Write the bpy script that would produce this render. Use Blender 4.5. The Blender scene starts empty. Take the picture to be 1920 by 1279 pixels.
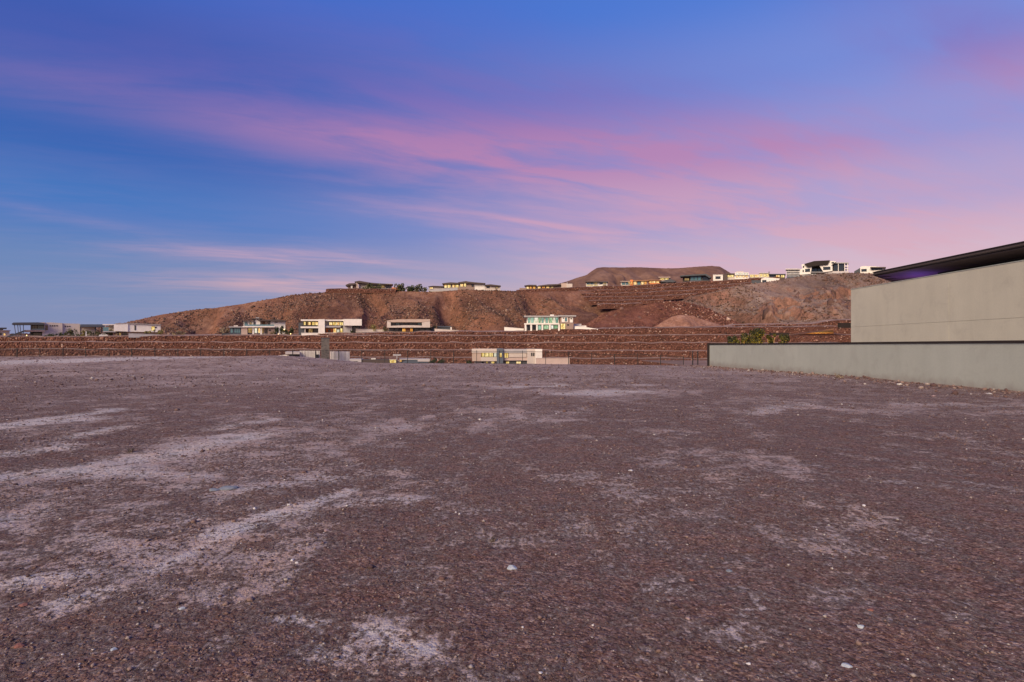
import bpy, bmesh, math, random
import numpy as np
from mathutils import Vector, Matrix

random.seed(7)
rng = np.random.default_rng(11)
scene = bpy.context.scene
COL = scene.collection
R = math.radians

def lin(r, g, b):
    f = lambda c: (c/255/12.92) if c/255 <= .04045 else ((c/255+.055)/1.055)**2.4
    return (f(r), f(g), f(b), 1.0)

# ------------------------------------------------------------------ camera
F, CX, HY, H = 1067.0, 960.0, 649.0, 1.6      # focal length and horizon of the photo in its pixels, eye height
cam_d = bpy.data.cameras.new('camera')
cam_d.sensor_width = 36; cam_d.lens = 36*F/1920
cam_d.shift_y = 9.5/1920
cam_d.clip_start = .1; cam_d.clip_end = 9000
cam = bpy.data.objects.new('camera', cam_d); COL.objects.link(cam)
cam.location = (0, 0, H); cam.rotation_euler = (R(90), 0, 0)
scene.camera = cam
scene.view_settings.view_transform = 'Standard'
scene.view_settings.look = 'None'
scene.view_settings.gamma = 1
scene.view_settings.exposure = 0
scene.render.engine = 'CYCLES'

# ------------------------------------------------------------------ node helper
class NT:
    def __init__(s, nt): s.nt = nt; s.n = nt.nodes; s.l = nt.links
    def put(s, sock, v):
        if isinstance(v, bpy.types.NodeSocket): s.l.new(v, sock)
        elif v is not None:
            if sock.type == 'RGBA' and not hasattr(v, '__len__'): v = (v, v, v, 1)
            if sock.type == 'VECTOR' and not hasattr(v, '__len__'): v = (v, v, v)
            sock.default_value = v
    def m(s, op, a, b=None, c=None, clamp=False):
        n = s.n.new('ShaderNodeMath'); n.operation = op; n.use_clamp = clamp
        for i, v in enumerate((a, b, c)): s.put(n.inputs[i], v)
        return n.outputs[0]
    def vm(s, op, a, b=None):
        n = s.n.new('ShaderNodeVectorMath'); n.operation = op
        s.put(n.inputs[0], a)
        if b is not None: s.put(n.inputs[1], b)
        return n.outputs[0]
    def mr(s, v, a, b, c=0., d=1., smooth=False):
        n = s.n.new('ShaderNodeMapRange'); n.interpolation_type = 'SMOOTHSTEP' if smooth else 'LINEAR'
        for i, x in enumerate((v, a, b, c, d)): s.put(n.inputs[i], x)
        return n.outputs[0]
    def ramp(s, v, stops, interp='LINEAR'):
        n = s.n.new('ShaderNodeValToRGB'); cr = n.color_ramp; cr.interpolation = interp
        while len(cr.elements) < len(stops): cr.elements.new(.5)
        for e, (p, c) in zip(cr.elements, sorted(stops, key=lambda q: q[0])):
            e.position = p; e.color = c if hasattr(c, '__len__') else (c, c, c, 1)
        s.put(n.inputs[0], v); return n.outputs[0]
    def mix(s, f, a, b, mode='MIX'):
        n = s.n.new('ShaderNodeMixRGB'); n.blend_type = mode
        s.put(n.inputs[0], f); s.put(n.inputs[1], a); s.put(n.inputs[2], b); return n.outputs[0]
    def noise(s, vec, scale, detail=4, rough=.55, dist=0., dims='3D'):
        n = s.n.new('ShaderNodeTexNoise'); n.noise_dimensions = dims
        if vec is not None: s.put(n.inputs['Vector'], vec)
        n.inputs['Scale'].default_value = scale; n.inputs['Detail'].default_value = detail
        n.inputs['Roughness'].default_value = rough; n.inputs['Distortion'].default_value = dist
        return n.outputs['Fac']
    def vor(s, vec, scale, feat='F1', out='Distance', rnd=1.0):
        n = s.n.new('ShaderNodeTexVoronoi'); n.feature = feat
        if vec is not None: s.put(n.inputs['Vector'], vec)
        n.inputs['Scale'].default_value = scale; n.inputs['Randomness'].default_value = rnd
        return n.outputs[out]
    def comb(s, x, y, z):
        n = s.n.new('ShaderNodeCombineXYZ')
        for i, v in enumerate((x, y, z)): s.put(n.inputs[i], v)
        return n.outputs[0]
    def sep(s, v):
        n = s.n.new('ShaderNodeSeparateXYZ'); s.put(n.inputs[0], v); return n.outputs
    def coord(s, kind='Object'): return s.n.new('ShaderNodeTexCoord').outputs[kind]
    def pos(s): return s.n.new('ShaderNodeNewGeometry').outputs['Position']
    def island(s): return s.n.new('ShaderNodeNewGeometry').outputs['Random Per Island']
    def bump(s, h, dist=.02, strength=1., normal=None):
        n = s.n.new('ShaderNodeBump'); s.put(n.inputs['Height'], h)
        n.inputs['Distance'].default_value = dist; n.inputs['Strength'].default_value = strength
        if normal is not None: s.put(n.inputs['Normal'], normal)
        return n.outputs[0]

# ------------------------------------------------------------------ sky and sun
SUN_EL, SUN_AZ = R(30), R(211)         # low afterglow sun, behind the camera and to its left (azimuth from +Y towards +X)
world = bpy.data.worlds.new('World'); scene.world = world; world.use_nodes = True
w = NT(world.node_tree); w.n.clear()
out = w.n.new('ShaderNodeOutputWorld'); bg = w.n.new('ShaderNodeBackground')
w.l.new(bg.outputs[0], out.inputs[0]); bg.inputs[1].default_value = .1
sky = w.n.new('ShaderNodeTexSky'); sky.sky_type = 'NISHITA'; sky.sun_disc = False
sky.sun_elevation = SUN_EL; sky.sun_rotation = SUN_AZ; sky.air_density = 1.2; sky.dust_density = 1.0; sky.ozone_density = 3
D = w.coord('Generated')
dx, dy, dz = w.sep(D)
dz = w.m('MAXIMUM', dz, 0.)
hor = w.m('SQRT', w.m('ADD', w.m('MULTIPLY', dx, dx), w.m('ADD', w.m('MULTIPLY', dy, dy), 1e-4)))
tel = w.m('DIVIDE', dz, hor)                                   # tangent of the elevation
e = w.m('DIVIDE', tel, .8, clamp=True)
side = w.mr(w.m('DIVIDE', dx, hor), -.62, .62, smooth=True)    # the warm side of the sky is to the right
def S(stops): return [(p/.8, lin(*c)) for p, c in stops]
left = w.ramp(e, S([(0, (138, 146, 184)), (.05, (124, 140, 186)), (.11, (104, 132, 186)), (.2, (66, 116, 192)), (.3, (46, 96, 180)), (.45, (56, 88, 178)), (.6, (58, 104, 202)), (.8, (44, 76, 172))]), 'EASE')
right = w.ramp(e, S([(0, (246, 206, 178)), (.06, (238, 196, 186)), (.13, (216, 182, 200)), (.22, (178, 162, 208)), (.32, (150, 150, 214)), (.45, (120, 142, 220)), (.6, (82, 128, 220)), (.8, (52, 98, 205))]), 'EASE')
base = w.mix(side, left, right)
# high cirrus on a flat layer: streaks run along one wind direction
k = w.m('ADD', dz, .1)
cxx = w.m('DIVIDE', dx, k); cyy = w.m('DIVIDE', dy, k)
tt = w.m('SUBTRACT', cyy, w.m('MULTIPLY', cxx, .38))
ss = w.m('ADD', cxx, w.m('MULTIPLY', cyy, .38))
warp = w.noise(w.comb(w.m('MULTIPLY', ss, .45), w.m('MULTIPLY', tt, .8), 0), 1.0, 3, .5)
tw = w.m('ADD', tt, w.m('MULTIPLY', w.m('SUBTRACT', warp, .5), .30))
n1 = w.noise(w.comb(w.m('MULTIPLY', ss, 1.0), w.m('MULTIPLY', tw, 2.6), 3.1), 1.0, 7, .58, .45)
n2 = w.noise(w.comb(w.m('MULTIPLY', ss, 1.5), w.m('MULTIPLY', tw, 6.0), 9.4), 1.0, 7, .60, .5)
n0 = w.noise(w.comb(w.m('MULTIPLY', ss, .5), w.m('MULTIPLY', tt, .8), 6.2), 1.0, 4, .5)
fib = w.m('ADD', w.m('MULTIPLY', n1, .60), w.m('MULTIPLY', n2, .40))
def streak(s0, t0, rs, rt, slope, amp):
    a_ = w.m('DIVIDE', w.m('SUBTRACT', ss, s0), rs)
    b_ = w.m('DIVIDE', w.m('SUBTRACT', w.m('SUBTRACT', tw, t0), w.m('MULTIPLY', w.m('SUBTRACT', ss, s0), slope)), rt)
    q = w.m('ADD', w.m('MULTIPLY', a_, a_), w.m('MULTIPLY', b_, b_))
    return w.m('MULTIPLY', w.m('POWER', 2.718, w.m('MULTIPLY', q, -1.)), amp)
dens = None
for f_ in [(.80, 2.36, .90, .19, 0, .62), (.80, 2.14, 1.0, .30, 0, .38), (-.7, 2.14, .8, .22, .06, .16), (1.25, 3.07, .45, .055, 0, .62), (1.3, 3.2, .9, .22, 0, .28), (-1.05, 3.75, .40, .16, .8, .16),
           (-.1, 4.35, .85, .22, 0, .60), (.3, 5.3, 1.3, .45, 0, .70), (1.3, 2.05, 1.5, .55, 0, .26), (2.7, 2.2, 1.1, .5, 0, .30), (1.6, 2.85, 1.2, .40, 0, .24), (2.1, 1.67, .42, .22, 0, .30), (1.85, 1.03, .55, .15, 0, .42), (3.2, 2.55, 1.1, .35, 0, .50), (1.5, 1.80, 1.0, .30, 0, .30), (2.6, 3.6, 1.0, .3, 0, .55), (3.4, 4.2, 1.4, .5, 0, .5)]:
    g_ = streak(*f_); dens = g_ if dens is None else w.m('ADD', dens, g_)
dens = w.m('MULTIPLY', dens, w.mr(fib, .31, .65, .20, 1.45, True))
dens = w.m('ADD', dens, w.m('MULTIPLY', w.m('MULTIPLY', w.mr(n0, .34, .66, smooth=True), w.mr(side, .05, .6, .22, 1.25)), w.mr(fib, .38, .66, 0, .46, True)))
# thin old contrail in the right half of the sky
ct = w.m('SUBTRACT', tt, w.m('SUBTRACT', 2.2025, w.m('MULTIPLY', ss, .0625)))
con = w.m('MULTIPLY', w.mr(w.m('ABSOLUTE', ct), .0, .020, 1, 0, True), w.m('MULTIPLY', w.mr(ss, 1.8, 2.7, 0, 1, True), w.mr(ss, 3.1, 3.5, 1, 0, True)))
dens = w.m('ADD', dens, w.m('MULTIPLY', con, .20))
dens = w.m('MINIMUM', w.m('MULTIPLY', dens, .80), .85)
cl = w.ramp(e, S([(0, (242, 192, 172)), (.07, (234, 178, 176)), (.15, (220, 170, 188)), (.24, (208, 156, 186)), (.33, (192, 130, 176)), (.45, (138, 106, 182)), (.8, (96, 88, 174))]), 'EASE')
skyc = w.mix(dens, base, cl)
skyc = w.mix(1.0, skyc, (9.0, 9.0, 9.0, 1), 'MULTIPLY')
nish = w.mix(1.0, sky.outputs[0], (.10, .10, .10, 1), 'MULTIPLY')
w.l.new(w.mix(1.0, skyc, nish, 'ADD'), bg.inputs[0])
world.cycles.sampling_method = 'MANUAL'; world.cycles.sample_map_resolution = 512

sun_d = bpy.data.lights.new('sun', 'SUN'); sun_d.energy = 4.5; sun_d.angle = R(34); sun_d.color = (1.0, .79, .54)
sun = bpy.data.objects.new('sun', sun_d); COL.objects.link(sun)
sdir = Vector((math.sin(SUN_AZ)*math.cos(SUN_EL), math.cos(SUN_AZ)*math.cos(SUN_EL), math.sin(SUN_EL)))
sun.rotation_euler = (-sdir).to_track_quat('-Z', 'Y').to_euler()
sun.location = (-20, -20, 30)

# ------------------------------------------------------------------ materials
MAT = {}
def mat(name, build=None, **kw):
    m = bpy.data.materials.new(name); m.use_nodes = True
    n = NT(m.node_tree); b = n.n.get('Principled BSDF')
    b.inputs['Roughness'].default_value = kw.get('rough', .8)
    b.inputs['Metallic'].default_value = kw.get('metal', 0.)
    if 'spec' in kw: b.inputs['Specular IOR Level'].default_value = kw['spec']
    if 'col' in kw: b.inputs['Base Color'].default_value = (*kw['col'], 1)
    if build: build(n, b)
    MAT[name] = m; return m

def plaster(c, var=.10, scale=.5, rough=.85, bump=0.004):
    def f(n, b):
        p = n.coord('Object')
        a = n.noise(p, scale, 5, .6); g = n.noise(p, scale*60, 3, .6)
        v = n.m('ADD', n.m('MULTIPLY', a, .7), n.m('MULTIPLY', g, .3))
        f_ = n.mr(v, .3, .7, 1-var, 1+var)
        n.put(b.inputs['Base Color'], n.mix(1., (*c, 1), n.comb(f_, f_, f_), 'MULTIPLY'))
        if bump: n.put(b.inputs['Normal'], n.bump(g, bump))
    return f
def simple(name, c, **kw): return mat(name, plaster(c, kw.pop('var', .12), kw.pop('scale', .5), bump=kw.pop('bump', 0.)), **kw)

simple('white_stucco', (.80, .75, .68)); simple('beige_stucco', (.58, .50, .44)); simple('tan_stucco', (.50, .38, .31))
simple('grey_stucco', (.40, .38, .37)); simple('stone_brown', (.30, .21, .17), var=.3, scale=2); simple('dark_metal', (.030, .028, .029), rough=.7, spec=.25)
simple('charcoal', (.07, .075, .085)); simple('brown_roof', (.09, .065, .055)); simple('soffit', (.075, .050, .042), var=.25, scale=.8); simple('slate_blue', (.10, .12, .15)); simple('pale_roof', (.55, .50, .48))
simple('orange_wall', (.75, .24, .07)); simple('wood', (.30, .15, .08), var=.2); simple('grey_wall', (.42, .40, .40)); simple('pink_wall', (.55, .42, .37))
simple('bronze', (.032, .024, .021), rough=.8, var=.2, spec=.2); simple('car_paint', (.75, .75, .76), rough=.3); simple('tyre', (.03, .03, .03)); simple('fabric_white', (.75, .74, .74))
simple('bark', (.16, .11, .08), var=.3, scale=3); simple('grey_stone', (.16, .14, .125), var=.35, scale=1.2); simple('stone_dark', (.11, .10, .095), var=.3, scale=1.2)
def glass_f(c):
    def f(n, b):
        n.put(b.inputs['Base Color'], (*c, 1)); b.inputs['Roughness'].default_value = .08
        b.inputs['Specular IOR Level'].default_value = .7
    return f
mat('dark_glass', glass_f((.03, .035, .04))); mat('teal_glass', glass_f((.10, .22, .25))); mat('green_glass', glass_f((.12, .30, .22)))
def lit_f(c1, c2, s, sc=.5):
    def f(n, b):
        p = n.coord('Object')
        v = n.noise(n.vm('MULTIPLY', p, (1., 1., .6)), sc, 4, .65)
        c = n.ramp(v, [(.30, (*[x*.45 for x in c1], 1)), (.44, (*c1, 1)), (.60, (*c2, 1)), (.8, (*c2, 1))])
        n.put(b.inputs['Base Color'], (.05, .05, .05, 1)); n.put(b.inputs['Emission Color'], c)
        b.inputs['Emission Strength'].default_value = s; b.inputs['Roughness'].default_value = .15
    return f
mat('lit_warm', lit_f((.70, .34, .07), (1., .78, .38), 1.25, .9)); mat('lit_yellow', lit_f((.62, .38, .07), (.98, .80, .36), 1.25, .9))
mat('lit_orange', lit_f((.72, .26, .03), (1., .55, .12), 1.0)); mat('lit_green', lit_f((.22, .42, .20), (.74, .92, .60), .85))
mat('lit_teal', lit_f((.12, .30, .22), (.45, .70, .52), .75)); mat('lit_white', lit_f((.75, .70, .50), (1., .97, .85), 1.0)); mat('lit_dim', lit_f((.20, .10, .03), (.55, .36, .12), .8))
mat('lamp_glow', lambda n, b: (n.put(b.inputs['Emission Color'], (1., .62, .20, 1)), n.put(b.inputs['Emission Strength'], 4.0)))
mat('purple_glow', lambda n, b: (n.put(b.inputs['Emission Color'], (.25, .08, 1., 1)), n.put(b.inputs['Emission Strength'], 4.0)))

def rock_f(stops, sc=1.5, spread=1.0):
    def f(n, b):
        p = n.pos(); r = n.island()
        a = n.noise(p, sc, 4, .65)
        c = n.ramp(n.m('ADD', n.m('MULTIPLY', r, spread), n.m('MULTIPLY', n.m('SUBTRACT', a, .5), .35), clamp=True), stops)
        n.put(b.inputs['Base Color'], c); b.inputs['Roughness'].default_value = .9
        n.put(b.inputs['Normal'], n.bump(n.noise(p, sc*5, 4, .7), .25/sc, .6))
    return f
mat('wall_rock', rock_f([(0, (.060, .026, .019, 1)), (.3, (.140, .051, .034, 1)), (.65, (.225, .090, .058, 1)), (.90, (.31, .148, .100, 1)), (.975, (.42, .27, .20, 1)), (1, (.55, .40, .32, 1))], .8))
def soil_f(c1, c2, c3, sc=.08, fine=1.2):
    def f(n, b):
        p = n.pos()
        a = n.noise(p, sc, 6, .62); g = n.noise(p, fine, 5, .7); h = n.noise(p, fine*.25, 4, .6)
        v = n.m('ADD', n.m('MULTIPLY', a, .40), n.m('ADD', n.m('MULTIPLY', g, .38), n.m('MULTIPLY', h, .22)))
        c = n.ramp(v, [(.34, (*c1, 1)), (.5, (*c2, 1)), (.64, (*c3, 1))])
        n.put(b.inputs['Base Color'], c); b.inputs['Roughness'].default_value = .95; b.inputs['Specular IOR Level'].default_value = .2
        n.put(b.inputs['Normal'], n.bump(n.m('ADD', g, h), .9, .8))
    return f
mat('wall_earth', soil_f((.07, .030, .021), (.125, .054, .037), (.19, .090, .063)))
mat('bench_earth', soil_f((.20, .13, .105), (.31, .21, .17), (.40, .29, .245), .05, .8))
mat('pad_earth', soil_f((.16, .09, .07), (.26, .17, .13), (.34, .25, .20), .04, .6))
mat('mesa_earth', soil_f((.10, .055, .042), (.16, .088, .064), (.23, .135, .10), .012, .06))
mat('mound_earth', soil_f((.17, .080, .054), (.29, .150, .105), (.42, .25, .185), .16, .8))
def hill_f(dark, mid, pale, rock):
    def f(n, b):
        p = n.pos()
        big = n.noise(p, .018, 5, .6); a = n.noise(p, .11, 6, .65); g = n.noise(p, .9, 5, .72); h = n.noise(n.vm('MULTIPLY', p, (1., .55, .55)), .32, 5, .65)
        v = n.m('ADD', n.m('ADD', n.m('MULTIPLY', big, .30), n.m('MULTIPLY', a, .26)), n.m('ADD', n.m('MULTIPLY', g, .24), n.m('MULTIPLY', h, .20)))
        c = n.ramp(v, [(.40, (*dark, 1)), (.495, (*mid, 1)), (.59, (*pale, 1))])
        # steep faces show bare rock
        nz = n.sep(n.n.new('ShaderNodeNewGeometry').outputs['Normal'])[2]
        st = n.mr(n.m('ADD', nz, n.m('MULTIPLY', n.m('SUBTRACT', a, .5), .5)), .62, .84, 1, 0, True)
        vs = n.noise(n.vm('MULTIPLY', p, (1., 1., .35)), .30, 6, .7, .6)
        rk = n.ramp(n.m('ADD', n.m('MULTIPLY', vs, .65), n.m('MULTIPLY', g, .35)), [(.36, (*[x*.30 for x in rock], 1)), (.5, (*[x*.85 for x in rock], 1)), (.62, (*[x*1.35 for x in rock], 1))])  # dark upright streaks painted in as crevice shadow on the rock
        c = n.mix(n.m('MULTIPLY', st, .8), c, rk)
        bg_ = n.mr(n.noise(n.vm('MULTIPLY', p, (1., .6, .5)), .028, 4, .6), .36, .62, .66, 1.18)  # broad dark areas painted into the colour as gully shading
        c = n.mix(1., c, n.comb(bg_, bg_, bg_), 'MULTIPLY')
        n.put(b.inputs['Base Color'], c); b.inputs['Roughness'].default_value = .95; b.inputs['Specular IOR Level'].default_value = .2
        n.put(b.inputs['Normal'], n.bump(n.m('ADD', n.m('ADD', g, h), n.m('MULTIPLY', a, 1.5)), 1.6, .9))
    return f
mat('hill_earth', hill_f((.095, .040, .026), (.225, .105, .064), (.36, .200, .130), (.27, .125, .075)))
mat('red_ridge', hill_f((.070, .026, .019), (.155, .060, .040), (.26, .115, .078), (.22, .10, .06)))
mat('tan_spur', hill_f((.13, .080, .062), (.24, .160, .125), (.35, .255, .205), (.30, .145, .095)))
mat('scrub', rock_f([(0, (.050, .028, .020, 1)), (.4, (.105, .056, .038, 1)), (.7, (.19, .098, .066, 1)), (.9, (.29, .17, .115, 1)), (1, (.36, .24, .17, 1))], .6))
def leaf_f(stops):
    def f(n, b):
        r = n.island(); p = n.coord('Object')
        c = n.ramp(n.m('ADD', n.m('MULTIPLY', r, .7), n.m('MULTIPLY', n.noise(p, 1.5, 2), .3)), stops)
        n.put(b.inputs['Base Color'], c); b.inputs['Roughness'].default_value = .6
    return f
mat('leaf_olive', leaf_f([(.1, (.035, .040, .014, 1)), (.5, (.085, .085, .030, 1)), (.9, (.17, .15, .055, 1))]))
mat('leaf_green', leaf_f([(.1, (.014, .022, .008, 1)), (.5, (.035, .048, .015, 1)), (.9, (.085, .095, .025, 1))]))
mat('leaf_twig', leaf_f([(.1, (.06, .045, .035, 1)), (.5, (.12, .09, .07, 1)), (.9, (.2, .16, .13, 1))]))
mat('leaf_dusk', leaf_f([(.1, (.012, .017, .006, 1)), (.5, (.034, .038, .011, 1)), (.9, (.11, .095, .022, 1))]))
mat('leaf_yellow', leaf_f([(.1, (.10, .085, .02, 1)), (.5, (.22, .18, .045, 1)), (.9, (.36, .29, .09, 1))]))
mat('leaf_dry', leaf_f([(.1, (.14, .09, .05, 1)), (.5, (.26, .19, .11, 1)), (.9, (.40, .31, .20, 1))]))

# foreground soil: red cinder gravel with pale caliche dust lying in patches
def lot_f(n, b):
    p = n.pos()
    at = n.n.new('ShaderNodeAttribute'); at.attribute_name = 'dust'; dust = at.outputs['Fac']  # dust cover, plus the painted grazing-view brightening far from the camera
    fl = n.vm('MULTIPLY', p, (1., 1., .25))
    c1 = n.vor(fl, 70, 'F1', 'Color'); d1 = n.vor(fl, 70); d2 = n.vor(fl, 26); c2 = n.vor(fl, 26, 'F1', 'Color')
    big = n.noise(p, .16, 5, .6); med = n.noise(fl, 1.3, 6, .65); fine = n.noise(fl, 9, 6, .72); grit = n.noise(fl, 60, 4, .7)
    r1 = n.sep(c1)[0]; r2 = n.sep(c2)[0]
    v = n.m('ADD', n.m('MULTIPLY', r1, .34), n.m('ADD', n.m('MULTIPLY', r2, .16), n.m('ADD', n.m('MULTIPLY', fine, .28), n.m('MULTIPLY', grit, .22))))
    grav = n.ramp(v, [(.24, (.060, .032, .026, 1)), (.42, (.142, .081, .065, 1)), (.54, (.214, .131, .107, 1)), (.66, (.305, .213, .178, 1)), (.80, (.47, .375, .328, 1))])
    tint = n.ramp(n.m('ADD', n.m('MULTIPLY', big, .6), n.m('MULTIPLY', med, .4)), [(.36, (.86, .80, .80, 1)), (.5, (1, 1, 1, 1)), (.64, (1.16, 1.10, 1.08, 1))])
    grav = n.mix(1., grav, tint, 'MULTIPLY')
    dcol = n.ramp(n.m('ADD', n.m('MULTIPLY', fine, .6), n.m('MULTIPLY', grit, .4)), [(.3, (.265, .185, .158, 1)), (.52, (.43, .335, .292, 1)), (.75, (.58, .485, .435, 1))])
    nA = n.noise(fl, 3.4, 11, .72); nB = n.noise(n.vm('MULTIPLY', fl, (1., .7, 1.)), 20, 7, .74)
    thr = n.m('ADD', n.m('MULTIPLY', n.m('SUBTRACT', nA, .5), 2.6), n.m('MULTIPLY', n.m('SUBTRACT', nB, .5), 3.5))
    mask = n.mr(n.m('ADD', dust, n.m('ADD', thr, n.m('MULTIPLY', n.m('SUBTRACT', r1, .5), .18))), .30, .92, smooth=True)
    ca = n.n.new('ShaderNodeAttribute'); ca.attribute_name = 'chalk'
    ch = n.mr(n.m('ADD', ca.outputs['Fac'], n.m('MULTIPLY', n.m('SUBTRACT', nB, .5), 1.2)), .22, .70, 0, .85, True)
    dcol = n.mix(ch, dcol, n.ramp(grit, [(.3, (.46, .405, .365, 1)), (.7, (.74, .675, .625, 1))]))
    hue = n.ramp(n.noise(fl, 3.1, 5, .6), [(.36, (.95, 1.0, 1.03, 1)), (.5, (1, 1, 1, 1)), (.62, (1.06, .98, .92, 1))])
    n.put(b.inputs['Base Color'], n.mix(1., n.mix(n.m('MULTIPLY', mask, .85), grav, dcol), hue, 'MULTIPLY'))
    b.inputs['Roughness'].default_value = .95; b.inputs['Specular IOR Level'].default_value = .15
    hh = n.m('ADD', n.m('MULTIPLY', n.m('SUBTRACT', 1., d1), .010), n.m('ADD', n.m('MULTIPLY', n.m('SUBTRACT', 1., d2), .016), n.m('ADD', n.m('MULTIPLY', fine, .06), n.m('MULTIPLY', med, .07))))
    hh = n.m('MULTIPLY', hh, n.mr(mask, 0, 1, 1, .55))
    n.put(b.inputs['Normal'], n.bump(hh, 1.0, .85))
mat('lot_soil', lot_f)
mat('pebble', rock_f([(0, (.065, .036, .034, 1)), (.35, (.13, .070, .060, 1)), (.72, (.20, .125, .10, 1)), (.91, (.28, .20, .17, 1)), (.982, (.36, .32, .29, 1)), (.997, (.50, .46, .43, 1)), (1, (.66, .63, .60, 1))], 25))
def stone_f(c):
    def f(n, b):
        p = n.coord('Object'); a = n.noise(p, 9, 5, .65)
        n.put(b.inputs['Base Color'], n.mix(a, (*[x*.55 for x in c], 1), (*[x*1.35 for x in c], 1)))
        b.inputs['Roughness'].default_value = .85; n.put(b.inputs['Normal'], n.bump(n.noise(p, 30, 5, .7), .02, .8))
    return f
mat('pale_blue_stone', stone_f((.42, .46, .48))); mat('white_stone', stone_f((.66, .63, .61))); mat('red_stone', stone_f((.24, .10, .075))); mat('slate_stone', stone_f((.20, .22, .24))); mat('pink_stone', stone_f((.36, .25, .23)))

# stucco of the neighbour's house and boundary wall
def stucco_f(c, splash=False):
    def f(n, b):
        p = n.coord('Object')
        a = n.noise(p, .35, 5, .6); g = n.noise(p, 14, 5, .75); s = n.noise(n.vm('MULTIPLY', p, (1., 1., .12)), 1.6, 4, .6)
        v = n.m('ADD', n.m('MULTIPLY', a, .4), n.m('ADD', n.m('MULTIPLY', g, .35), n.m('MULTIPLY', s, .25)))
        f_ = n.mr(v, .3, .7, .84, 1.14)
        cc = n.mix(1., (*c, 1), n.comb(f_, f_, f_), 'MULTIPLY')
        wp = n.pos(); pt = n.noise(wp, .9, 6, .7, .5)
        cc = n.mix(n.mr(pt, .50, .68, 0, .16, True), cc, (.24, .21, .18, 1))             # faint patchy weathering
        if splash:                                                                       # soil splashed up the foot of the wall
            zz = n.m('ADD', n.sep(wp)[2], n.m('MULTIPLY', n.m('SUBTRACT', n.noise(wp, 1.6, 6, .7), .5), .9))
            cc = n.mix(n.mr(zz, -.15, .42, .55, 0, True), cc, (.21, .155, .13, 1))
        n.put(b.inputs['Base Color'], cc)
        b.inputs['Roughness'].default_value = .9; n.put(b.inputs['Normal'], n.bump(n.noise(p, 45, 4, .7), .02, .7))
    return f
mat('wall_stucco', stucco_f((.415, .430, .365), True)); mat('house_stucco', stucco_f((.535, .500, .390)))

# ------------------------------------------------------------------ object helpers
def tag(o, label=None, cat=None, group=None, kind=None):
    if label: o['label'] = label
    if cat: o['category'] = cat
    if group: o['group'] = group
    if kind: o['kind'] = kind
    return o
def link(name, me, material, parent=None, loc=None):
    o = bpy.data.objects.new(name, me); COL.objects.link(o)
    if material and not me.materials: me.materials.append(MAT[material])
    if parent: o.parent = parent
    if loc is not None: o.location = loc
    return o
def empty(name, loc, rz=0.):
    o = bpy.data.objects.new(name, None); COL.objects.link(o); o.location = loc; o.rotation_euler = (0, 0, rz); o.empty_display_size = .5
    return o
def mesh_np(name, V, Fc, smooth=False):
    V = np.ascontiguousarray(V, dtype=np.float32); Fc = np.ascontiguousarray(Fc, dtype=np.int32)
    me = bpy.data.meshes.new(name)
    me.vertices.add(len(V)); me.vertices.foreach_set('co', V.ravel())
    me.loops.add(Fc.size); me.loops.foreach_set('vertex_index', Fc.ravel())
    me.polygons.add(len(Fc)); me.polygons.foreach_set('loop_start', np.arange(len(Fc), dtype=np.int32)*Fc.shape[1])
    me.update(calc_edges=True)
    if smooth: me.polygons.foreach_set('use_smooth', np.ones(len(Fc), dtype=bool))
    return me
def grid_faces(nr, nc):
    i = np.arange(nr-1)[:, None]*nc + np.arange(nc-1)[None, :]
    return np.stack([i, i+1, i+nc+1, i+nc], -1).reshape(-1, 4)
def at(px, py, Y): return Vector(((px-CX)/F*Y, Y, H+(HY-py)/F*Y))

def _hash(ix, iy, seed):
    h = (ix.astype(np.int64)*374761393 + iy.astype(np.int64)*668265263 + seed*974634777) & 0xffffffff
    h = ((h ^ (h >> 13))*1274126177) & 0xffffffff
    h = h ^ (h >> 16)
    return (h & 0xffff)/65535.0
def vnoise(x, y, seed=0):
    ix = np.floor(x); iy = np.floor(y); fx = x-ix; fy = y-iy
    fx = fx*fx*(3-2*fx); fy = fy*fy*(3-2*fy)
    a = _hash(ix, iy, seed); b = _hash(ix+1, iy, seed); c = _hash(ix, iy+1, seed); d = _hash(ix+1, iy+1, seed)
    return (a*(1-fx)+b*fx)*(1-fy)+(c*(1-fx)+d*fx)*fy
def fbm(x, y, oct=5, seed=0, gain=.5):
    s = 0; a = 1; t = 0
    for i in range(oct):
        s = s+a*vnoise(x*2**i+i*17.3, y*2**i-i*9.1, seed+i); t += a; a *= gain
    return s/t
def ridged(x, y, oct=4, seed=0):
    s = 0; a = 1; t = 0
    for i in range(oct):
        s = s+a*(1-np.abs(2*vnoise(x*2**i+i*7.7, y*2**i, seed+i)-1)); t += a; a *= .5
    return s/t
def smooth(a, b, x):
    t = np.clip((x-a)/(b-a), 0, 1); return t*t*(3-2*t)

phi = (1+5**.5)/2
ICO_V = np.array([(-1, phi, 0), (1, phi, 0), (-1, -phi, 0), (1, -phi, 0), (0, -1, phi), (0, 1, phi), (0, -1, -phi), (0, 1, -phi), (phi, 0, -1), (phi, 0, 1), (-phi, 0, -1), (-phi, 0, 1)])/1.902
ICO_F = np.array([(0, 11, 5), (0, 5, 1), (0, 1, 7), (0, 7, 10), (0, 10, 11), (1, 5, 9), (5, 11, 4), (11, 10, 2), (10, 7, 6), (7, 1, 8), (3, 9, 4), (3, 4, 2), (3, 2, 6), (3, 6, 8), (3, 8, 9), (4, 9, 5), (2, 4, 11), (6, 2, 10), (8, 6, 7), (9, 8, 1)])
OCT_V = np.array([(1, 0, 0), (0, 1, 0), (-1, 0, 0), (0, -1, 0), (0, 0, 1), (0, 0, -1)], float)
OCT_F = np.array([(0, 1, 4), (1, 2, 4), (2, 3, 4), (3, 0, 4), (1, 0, 5), (2, 1, 5), (3, 2, 5), (0, 3, 5)])
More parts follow.
